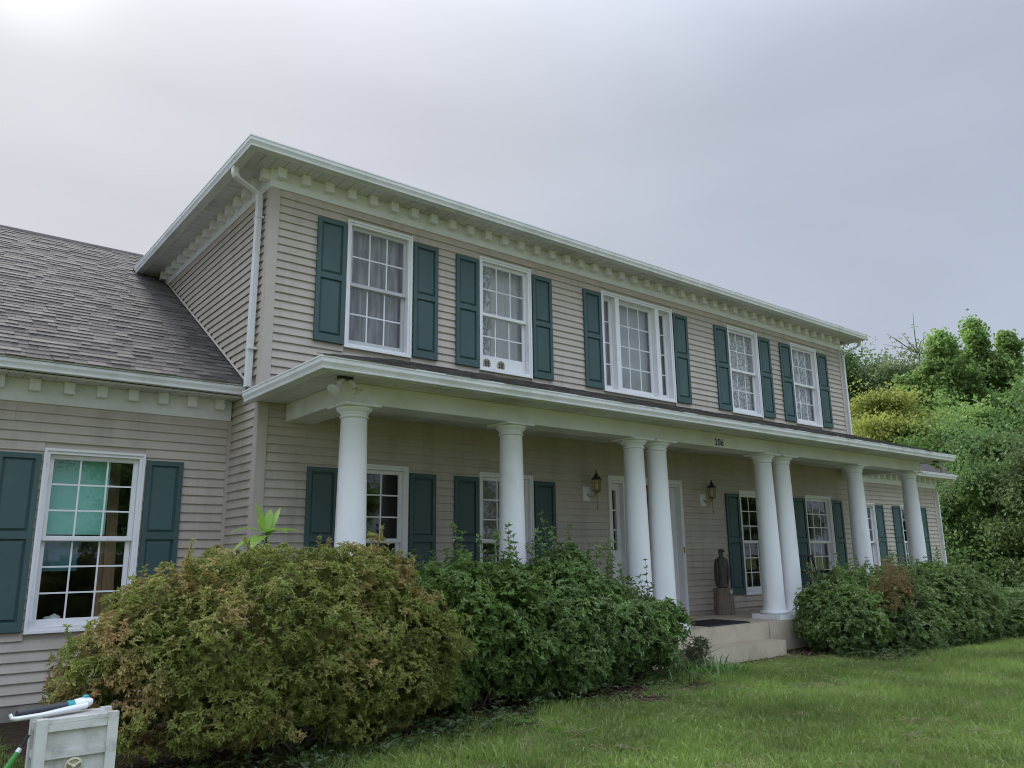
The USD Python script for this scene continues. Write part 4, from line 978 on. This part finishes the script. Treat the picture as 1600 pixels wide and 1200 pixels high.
bush('privet_bush', 'mid green bush below the seventh column with a rusty plant in it', [((9.75, -2.6, -1.0), (.78, .68, .52)), ((9.35, -2.85, -1.17), (.62, .48, .32)), ((10.25, -2.35, -.74), (.7, .6, .44))], 6600, 6, .054, .0145, 'privet_leaf', 15, rough=.32, base=(9.8, -2.6), sprigs=50, spray=12, srad=.155, shoot=1.5)
bush('privet_bush', 'broad bushy shrub below the last porch column', [((11.25, -2.65, -.88), (1.0, .8, .60)), ((11.0, -3.05, -1.15), (.85, .45, .36)), ((12.0, -2.5, -.95), (.75, .65, .46))], 8000, 6, .056, .015, 'privet_leaf', 16, rough=.32, base=(11.3, -2.7), sprigs=60, spray=12, srad=.155, shoot=1.5)
bush('privet_bush', 'low spreading shrub at the right edge beyond the porch bushes', [((13.0, -3.1, -1.16), (1.0, .8, .42)), ((14.2, -3.3, -1.16), (.9, .8, .42)), ((12.6, -3.45, -1.27), (.75, .48, .28)), ((15.6, -3.2, -1.1), (1.0, .9, .46))], 9000, 6, .056, .016, 'privet_leaf', 17, rough=.32, base=(13.6, -3.2), sprigs=60, spray=12, srad=.155, shoot=1.5)
bush('rusty_shrub', 'feathery tan orange shrub growing among the right hand bushes', [((9.05, -2.9, -.62), (.34, .26, .22)), ((9.4, -2.8, -.50), (.26, .22, .24)), ((8.75, -2.9, -.72), (.22, .2, .2))], 850, 7, .046, .0050, 'rust_leaf', 18, rough=.4, base=(9.1, -2.8), nst=14, sprigs=40, cat='shrub')

# broad-leaved weed standing above the azalea
rng = np.random.default_rng(21)
pk = np.array([-.40, -1.45, .24])
t = thing('broad_leaf_weed', (pk[0], pk[1], -1.55), 'bright green broad leaved weed rising behind the top of the azalea', 'weed')
put(t, 'stem', tube([(pk[0] + .05, pk[1], -1.56), (pk[0] + .02, pk[1], -.6), pk + [0, 0, .02]], [.016, .013, .008], 8), 'lily_leaf', True)
def blade(p, d, L, wd, droop, nseg=7, up=np.array([0, 0, 1.0])):
    d = unit(np.asarray(d, float)); s = unit(np.cross(d, up)); u = np.linspace(0, 1, nseg)
    c = p + d * (L * u)[:, None] - up * (droop * L * u ** 2)[:, None]
    w_ = wd * np.sin(np.clip(u * .92 + .08, 0, 1) * PI) ** .8
    V = np.concatenate([c + s * w_[:, None] + up * (.25 * w_)[:, None], c, c - s * w_[:, None] + up * (.25 * w_)[:, None]])
    F = []
    for i in range(nseg - 1):
        for o in (0, nseg):
            F += [(o + i, o + i + 1, o + nseg + i + 1), (o + i, o + nseg + i + 1, o + nseg + i)]
    return V, np.array(F)
for (az, el, L, wd, dr) in ((2.75, .5, .26, .034, .5), (2.0, 1.15, .25, .030, .12), (1.1, 1.1, .22, .030, .2), (.75, .95, .27, .026, .08), (.25, .45, .25, .034, .35), (-.3, .25, .22, .045, .25), (-2.2, .1, .22, .050, .45), (3.6, .2, .26, .036, .5), (-1.2, .3, .18, .042, .4), (1.6, .7, .2, .032, .2)):
    put(t, 'leaf', blade(pk + [0, 0, rng.uniform(-.06, .02)], (math.cos(az) * math.cos(el), math.sin(az) * math.cos(el) * .8, math.sin(el)), L * 1.6, wd * 1.5, dr), 'poke_leaf', True)

def strap_clump(name, label, cx, cy, n, L, seed, spread=.22, material='lily_leaf', cat='plant', wd=.009):
    rng = np.random.default_rng(seed); g0 = float(gz(cx, cy)); parts = []
    for k in range(n):
        az, el = rng.uniform(0, 2 * PI), rng.uniform(.55, 1.35)
        p = np.array([cx + rng.normal() * spread, cy + rng.normal() * spread * .6, 0]); p[2] = float(gz(p[0], p[1]))
        parts.append(blade(p, (math.cos(az) * math.cos(el), math.sin(az) * math.cos(el), math.sin(el)), L * rng.uniform(.6, 1.15), wd * rng.uniform(.7, 1.2), rng.uniform(.2, .75), 6))
    t = thing(name, (cx, cy, g0), label, cat)
    put(t, 'leaves', merged(parts), material, True, kind='stuff')
strap_clump('day_lily', 'clump of strap leaved day lilies left of the concrete step', 4.78, -2.45, 170, .42, 31, .30)
strap_clump('day_lily', 'small pale day lily clump at the corner of the step', 5.32, -2.62, 45, .34, 32, .12)
strap_clump('weed_clump', 'low leafy weeds where the slab meets the right bushes', 8.15, -2.85, 90, .26, 33, .28, 'bright_leaf', 'weeds')
bush('twiggy_plant', 'small twiggy low plant against the left end of the step', [((5.22, -2.14, -1.28), (.17, .13, .2))], 500, 5, .022, .004, 'ground_leaf', 34, cat='plant', base=(5.22, -2.14), nst=14)

# ground cover and litter in the bed, one object each
rng = np.random.default_rng(41)
def bed_points(n, x0, x1, y0, y1):
    x = rng.uniform(x0, x1, n); y = rng.uniform(y0, y1, n); return np.stack([x, y, gz(x, y) + .012], 1)
P = np.vstack([bed_points(380, -2.3, 1.6, -3.2, -2.5), bed_points(150, 1.5, 4.6, -2.9, -2.35), bed_points(900, -3.6, -2.5, -3.2, -.2), bed_points(700, 7.6, 12.5, -3.5, -2.7)])
N = np.tile([0, 0, 1.0], (len(P), 1)); P[:, 2] += rng.uniform(.01, .13, len(P))
v, f = whorl_leaves(P, N, 4, .050, .016, rng, 1.0, .6)
solo('ground_cover', (v, f), 'ground_leaf', 'low dark green ivy and weeds creeping under the bushes', None, None, 'stuff')
P = bed_points(5200, -2.6, 13, -3.3, -1.9); N = np.tile([0, 0, 1.0], (len(P), 1))
D = unit(np.stack([rng.normal(size=len(P)), rng.normal(size=len(P)), rng.uniform(-.05, .25, len(P))], 1))
v, f = leaves(P + [0, 0, .008], D, N, rng.uniform(.03, .10, len(P)), rng.uniform(.003, .012, len(P)), .08)
solo('leaf_litter', (v, f), 'dry_leaf', 'dry brown twigs and fallen leaves under the bushes', None, None, 'stuff')

# ------------------------------------------------------------------ grass
protos = []
gi = UsdGeom.PointInstancer.Define(stage, '/World/grass')
tag(gi.GetPrim(), 'short green lawn grass with paler dry patches', None, None, 'stuff')
rng = np.random.default_rng(51)
SZ = .5
for k in range(5):
    n = (700, 620, 520, 660, 440)[k]
    p = np.stack([rng.uniform(-SZ / 2, SZ / 2, n), rng.uniform(-SZ / 2, SZ / 2, n), np.full(n, -.01)], 1)
    az = rng.uniform(0, 2 * PI, n); lean = rng.uniform(.1, .9, n)
    d = unit(np.stack([np.cos(az) * lean, np.sin(az) * lean, np.ones(n)], 1))
    L = rng.uniform(.03, .085, n) * (.55 + .9 * meshkit.noise(p * 9 + k * 9, k)) * (1, 1.1, .8, 1.3, 1.5)[k]; w_ = rng.uniform(.0026, .0056, n)
    s = unit(np.cross(d, rng.normal(size=(n, 3))))
    m = p + d * (L * .55)[:, None]; tip = p + d * L[:, None] + np.stack([np.cos(az), np.sin(az), -.6 * np.ones(n)], 1) * (L * .28 * lean)[:, None]
    V = np.stack([p - s * w_[:, None], p + s * w_[:, None], m + s * w_[:, None] * .8, m - s * w_[:, None] * .8, tip], 1).reshape(-1, 3)
    q = np.arange(n) * 5
    F = np.stack([np.stack([q, q + 1, q + 2], 1), np.stack([q, q + 2, q + 3], 1), np.stack([q + 3, q + 2, q + 4], 1)], 1).reshape(-1, 3)
    path = f'/World/grass/tuft' + (f'_{k:03d}' if k else '')
    usdkit.mesh(stage, path, (V, F), LOOKS['grass_blade'], False)
    protos.append(path)
pos, idx, rot, sca = [], [], [], []
def lawn_edge(x):
    return -2.95 + .18 * np.sin(x * 1.3) - .35 * np.clip((x - 8) / 5, 0, 1) + .75 * np.exp(-((x - 6.6) / 1.7) ** 4) + .1 * np.sin(x * 3.7)
for x in np.arange(-4, 40, .36):
    for y in np.arange(-13, 1.0, .36):
        px_, py_ = x + rng.uniform(-.1, .1), y + rng.uniform(-.1, .1)
        dx, dy = px_ - CAM[0], py_ - CAM[1]
        f_ = dx * CF[0] + dy * CF[1]; r_ = dx * CR[0] + dy * CR[1]
        if f_ < 1.2 or abs(r_) > .85 * f_ + 1.2 or f_ > 38: continue
        if -2.3 < px_ < 16.5 and py_ > lawn_edge(px_) - .02 + rng.choice([0, .2, .4, .6, .8]) * (px_ < 5 or px_ > 7.7): continue
        if px_ < -2.3 and py_ > .6: continue
        if px_ >= 16.5 and py_ > -1.5: continue
        pos.append((px_, py_, float(gz(px_, py_)))); idx.append(int(rng.integers(5)))
        a = rng.uniform(0, 2 * PI); rot.append((math.cos(a / 2), 0, 0, math.sin(a / 2)))
        s = .55 + .8 * float(meshkit.noise(np.array([px_ * 1.3, py_ * 1.3, 5.0]), 9)) + rng.uniform(-.12, .12); sca.append((1.05, 1.05, s))
gi.CreatePrototypesRel().SetTargets([Sdf.Path(p) for p in protos])
gi.CreatePositionsAttr(Vt.Vec3fArray([Gf.Vec3f(*p) for p in pos]))
gi.CreateProtoIndicesAttr(Vt.IntArray(idx))
gi.CreateOrientationsAttr(Vt.QuathArray([Gf.Quath(float(q[0]), float(q[1]), float(q[2]), float(q[3])) for q in rot]))
gi.CreateScalesAttr(Vt.Vec3fArray([Gf.Vec3f(*s) for s in sca]))

rng = np.random.default_rng(57); P_, D_, L_, W_ = [], [], [], []
for k in range(170):
    f_ = rng.uniform(2.5, 13) ; r_ = rng.uniform(-.45, .8) * f_
    c = np.array([CAM[0] + f_ * .615 + r_ * .782, CAM[1] + f_ * .766 - r_ * .624])
    if c[1] > lawn_edge(c[0]) - .15: continue
    m = int(rng.integers(8, 34)); sp = rng.uniform(.03, .11)
    q = c + rng.normal(size=(m, 2)) * sp; az = rng.uniform(0, 2 * PI, m)
    P_.append(np.stack([q[:, 0], q[:, 1], gz(q[:, 0], q[:, 1]) + rng.uniform(.01, .05, m)], 1)); D_.append(np.stack([np.cos(az), np.sin(az), rng.uniform(-.1, .5, m)], 1)); L_.append(rng.uniform(.05, .12, m)); W_.append(rng.uniform(.002, .0045, m))
P_, D_ = np.vstack(P_), np.vstack(D_)
v, f = leaves(P_, D_, np.tile([0, 0, 1.0], (len(P_), 1)), np.concatenate(L_), np.concatenate(W_), .06)
mat('straw', (0.42, 0.37, 0.22), 0.8, 0.25, 8.0, spec=.2)
solo('dry_grass', (v, f), 'straw', 'pale dry wisps of cut grass lying on the lawn', None, None, 'stuff')

# ------------------------------------------------------------------ trees beyond the house
def tree(name, label, x, y, h, clumps, n, L, material, seed, trunk_r=.16, spires=None, group=None, limbs=9, per=14, csz=.5, bare=0):
    """Tapered trunk with limbs; leaf clusters through an uneven crown."""
    rng = np.random.default_rng(seed); g0 = float(gz(x, y)); t = thing(name, (x, y, g0), label, 'tree', group)
    C = np.array([c for c, r in clumps], float) + [x, y, g0]; R = np.array([r for c, r in clumps], float)
    vol = (R[:, 0] * R[:, 1] * R[:, 2]) ** .55; nc = n // per
    k = rng.choice(len(C), nc, p=vol / vol.sum()); d = unit(rng.normal(size=(nc, 3)))
    rad = np.clip(np.abs(rng.normal(0, .75, nc)), 0, 1.7)
    cc = C[k] + d * R[k] * (rad * (1 + .5 * (meshkit.fbm((C[k] + d * R[k]) * .9, 3, seed) - .5)))[:, None]
    cc = cc[cc[:, 2] > g0 + .1]
    ii = np.repeat(np.arange(len(cc)), per)
    off = rng.normal(size=(len(ii), 3)) * [csz, csz, csz * .45]
    P = cc[ii] + off
    N = unit(np.array([0, 0, .9]) + rng.normal(size=(len(ii), 3)) * .7); D = unit(rng.normal(size=(len(ii), 3)) + [0, 0, -.25])
    s = rng.uniform(.6, 1.3, len(ii))
    v, f = leaves(P, D, N, L * s, L * .36 * s, .12)
    put(t, 'crown', (v, f), material, kind='stuff')
    b = MB(); top = C[np.argmax(C[:, 2])]
    u = np.linspace(0, 1, 8)[:, None]; tr = np.array([x, y, g0 - .1]) + (top - [x, y, g0 - .1]) * u + rng.normal(size=(8, 3)) * [.08, .08, 0] * (u > 0)
    b.tube(tr, np.linspace(trunk_r, .03, 8), 9)
    for q in range(limbs):
        i = rng.integers(1, 6); e = cc[rng.integers(len(cc))]
        b.tube([tr[i], (tr[i] * .6 + e * .4) + [0, 0, .2], e], [trunk_r * .45 * (1 - i / 9), trunk_r * .25, .015], 6)
    for q in range(bare):
        e = top + rng.normal(size=3) * [1.0, 1.0, .5] + [0, 0, R[:, 2].max() * .75]
        b.tube([top, (top + e) / 2 + rng.normal(size=3) * .1, e], [.05, .03, .01], 5)
    put(t, 'trunk', b, 'bark', 40)
    return t
leafmat('poplar_leaf', [(.140, .215, .066), (.185, .270, .084), (.235, .325, .104), (.155, .230, .072)], trans=.3, rough=.6, spec=.15, tone=.38, tone_scale=.7)
leafmat('oak_leaf', [(0.088, 0.147, 0.051), (0.119, 0.188, 0.063), (0.150, 0.225, 0.074), (0.100, 0.163, 0.055)], trans=.25, rough=.6, spec=.15, tone=.38, tone_scale=.7)
leafmat('pale_leaf', [(.125, .165, .080), (.155, .192, .094), (.185, .220, .110)], trans=.3, rough=.6, spec=.15, tone=.38, tone_scale=.7)
leafmat('golden_leaf', [(.200, .225, .056), (.245, .262, .068), (.285, .290, .084), (.185, .215, .056)], trans=.3, rough=.6, spec=.15, tone=.38, tone_scale=.7)
leafmat('brownish_leaf', [(.085, .120, .048), (.105, .135, .054), (.080, .115, .048), (.120, .120, .066)], trans=.2, rough=.6, spec=.15, tone=.38, tone_scale=.7)
def pol(az, dist):
    return CAM[0] + dist * math.sin(math.radians(az)), CAM[1] + dist * math.cos(math.radians(az))
def spire(h, r, low=.5, n=120, dx=0, dy=0, seed=3, flare=.5):
    """A crown that widens from a ragged tip, made of many small clumps about its axis."""
    rng = np.random.default_rng(seed); out = []
    for k in range(n):
        dep = (h - low) * rng.random(); R_ = (min(r, flare * .8 * dep) + .08) * rng.uniform(.3, 1.15); a = rng.uniform(0, 2 * PI); q = .16 * R_ + .16
        out.append(((dx + R_ * math.cos(a), dy + R_ * math.sin(a), h - dep - .2), (q * 1.25, q * 1.25, q * .7)))
    for dep in np.linspace(0, 3.6, 40): w_ = .10 + flare * .42 * dep * rng.uniform(.5, 1.2); out.append(((dx + rng.normal() * w_ * .5, dy + rng.normal() * w_ * .5, h - dep - .25), (w_, w_, .26)))
    return out
def dome(h, r, low=1.0, n=14, seed=1, flat=.7):
    rng = np.random.default_rng(seed); out = []; n = int(n * 2.4)
    for k in range(n):
        u = rng.random(); a = rng.uniform(0, 2 * PI); z = low + (h - low) * u; rr = r * math.sqrt(max(.05, 1 - (2 * u - .75) ** 2 * .6)) * rng.uniform(.3, .98)
        q = r * rng.uniform(.12, .30); out.append(((rr * math.cos(a), rr * math.sin(a), z), (q, q, q * flat)))
    out.append(((0, 0, h - r * .35), (r * .5, r * .5, r * .4)))
    return out
GT = 'trees beyond the right end of the house'
x, y = pol(68.4, 50); tree('poplar_tree', 'tall pointed green tree closest to the house roof, its spire against the sky', x, y, 14, spire(14.0, 3.4, seed=1, n=190, flare=.62) + spire(11.5, 2.2, dx=-.9, dy=1.9, n=60, seed=2, flare=.6), 62000, .22, 'poplar_leaf', 61, .22, group=GT, csz=.24)
x, y = pol(70.4, 53); tree('poplar_tree', 'tallest pointed tree with a narrow top', x, y, 16, spire(15.2, 2.8, seed=5, n=160, flare=.40) + spire(12.0, 2.0, dx=.5, dy=1.2, n=70, seed=6, flare=.6), 56000, .22, 'poplar_leaf', 62, .22, group=GT, csz=.22)
x, y = pol(72.1, 54); tree('poplar_tree', 'slender pointed tree right of the tallest one', x, y, 15, spire(14.4, 2.6, seed=8, n=140, flare=.38), 42000, .22, 'poplar_leaf', 63, .2, group=GT, csz=.22)
x, y = pol(69.5, 57); tree('leafy_tree', 'leafy tree filling the gap between the first spire and the tallest tree', x, y, 12, dome(11.2, 3.4, .8, 20, 24), 40000, .22, 'poplar_leaf', 75, .2, group=GT, csz=.42)
x, y = pol(71.3, 58); tree('leafy_tree', 'leafy tree behind the two narrow pointed tops', x, y, 12, dome(11.2, 3.4, .8, 20, 25), 40000, .22, 'oak_leaf', 76, .2, group=GT, csz=.42)
x, y = pol(73.6, 52); tree('leafy_tree', 'round headed green tree at the right edge of the view', x, y, 13, dome(10.8, 3.6, 1.0, 20, 4), 48000, .21, 'poplar_leaf', 64, .22, group=GT)
x, y = pol(66.2, 62); tree('pale_tree', 'thin pale green tree with bare twigs at its top', x, y, 15, dome(15.4, 4.2, 3.0, 18, 5), 19000, .22, 'pale_leaf', 65, .24, group=GT, limbs=16, csz=.6, bare=10)
x, y = pol(64.0, 66); tree('dark_tree', 'dark green broad tree just behind the house corner', x, y, 15, dome(15.4, 5.0, 2.0, 20, 6), 48000, .23, 'oak_leaf', 66, .28, group=GT)
x, y = pol(61.5, 64); tree('dark_tree', 'dark green tree mostly hidden by the house corner', x, y, 15, dome(16.0, 4.6, 2.0, 18, 7), 34000, .23, 'oak_leaf', 67, .28, group=GT)
x, y = pol(67.0, 58); tree('dark_tree', 'dark tree in the gap below the pale thin tree', x, y, 10, dome(9.8, 3.6, 1.0, 16, 8), 34000, .22, 'oak_leaf', 68, .24, group=GT)
x, y = pol(64.6, 40); tree('golden_tree', 'low yellow green tree above the porch roof corner', x, y, 8, dome(8.6, 3.0, .8, 40, 9, .45), 40000, .15, 'golden_leaf', 69, .16, group=GT, csz=.34)
x, y = pol(67.6, 38); tree('leafy_shrub_tree', 'bright green low tree right of the far porch corner', x, y, 6, dome(6.4, 2.6, .5, 16, 10), 36000, .16, 'poplar_leaf', 70, .14, group=GT, csz=.35)
x, y = pol(70.3, 33); tree('leafy_shrub_tree', 'deep green undergrowth tree above the right hand bushes', x, y, 5.5, dome(5.4, 2.6, .3, 18, 11), 42000, .15, 'oak_leaf', 71, .14, group=GT, csz=.34)
x, y = pol(73.2, 30); tree('brownish_tree', 'brown tinged shrubby tree at the right edge of the view', x, y, 5.5, dome(4.8, 1.7, .2, 14, 12), 30000, .14, 'brownish_leaf', 72, .14, group=GT, csz=.34)
x, y = pol(69.0, 42); tree('leafy_shrub_tree', 'lighter green tree below the spires', x, y, 8, dome(7.8, 3.0, .5, 16, 13), 40000, .18, 'poplar_leaf', 73, .16, group=GT, csz=.38)
x, y = pol(76.5, 40); tree('leafy_tree', 'round green tree outside the right edge', x, y, 10, dome(9, 3.6, .5, 16, 14), 36000, .19, 'oak_leaf', 74, .2, group=GT)

def copy_tree(src, x, y, label, rz, k, group):
    g0 = float(gz(x, y)); path = numbered('/World', src.split('/')[-1].rstrip('0123456789').rstrip('_'))
    p = UsdGeom.Xform.Define(stage, path)
    p.GetPrim().GetReferences().AddInternalReference(src)
    p.ClearXformOpOrder(); p.AddTransformOp().Set(Gf.Matrix4d().SetScale(k) * Gf.Matrix4d().SetRotate(Gf.Rotation(Gf.Vec3d(0, 0, 1), rz)) * Gf.Matrix4d().SetTranslate(Gf.Vec3d(x, y, g0)))
    p.GetPrim().SetInstanceable(True); tag(p.GetPrim(), label, 'tree', group)
GE = 'forest edge trees outside the view, mirrored in the window panes'
LE = 'green forest edge tree outside the view to the right, mirrored in the panes'
for k, (x, y, src, sc) in enumerate([(46, -3, '/World/dark_tree', .9), (48, -12, '/World/dark_tree_001', 1.0), (44, -21, '/World/leafy_tree', .9), (38, -30, '/World/dark_tree', .9), (30, -37, '/World/dark_tree_001', .9), (20, -41, '/World/leafy_tree', 1.0), (10, -44, '/World/dark_tree', .9)]):
    copy_tree(src, x, y, LE, 50 * k, sc, GE)
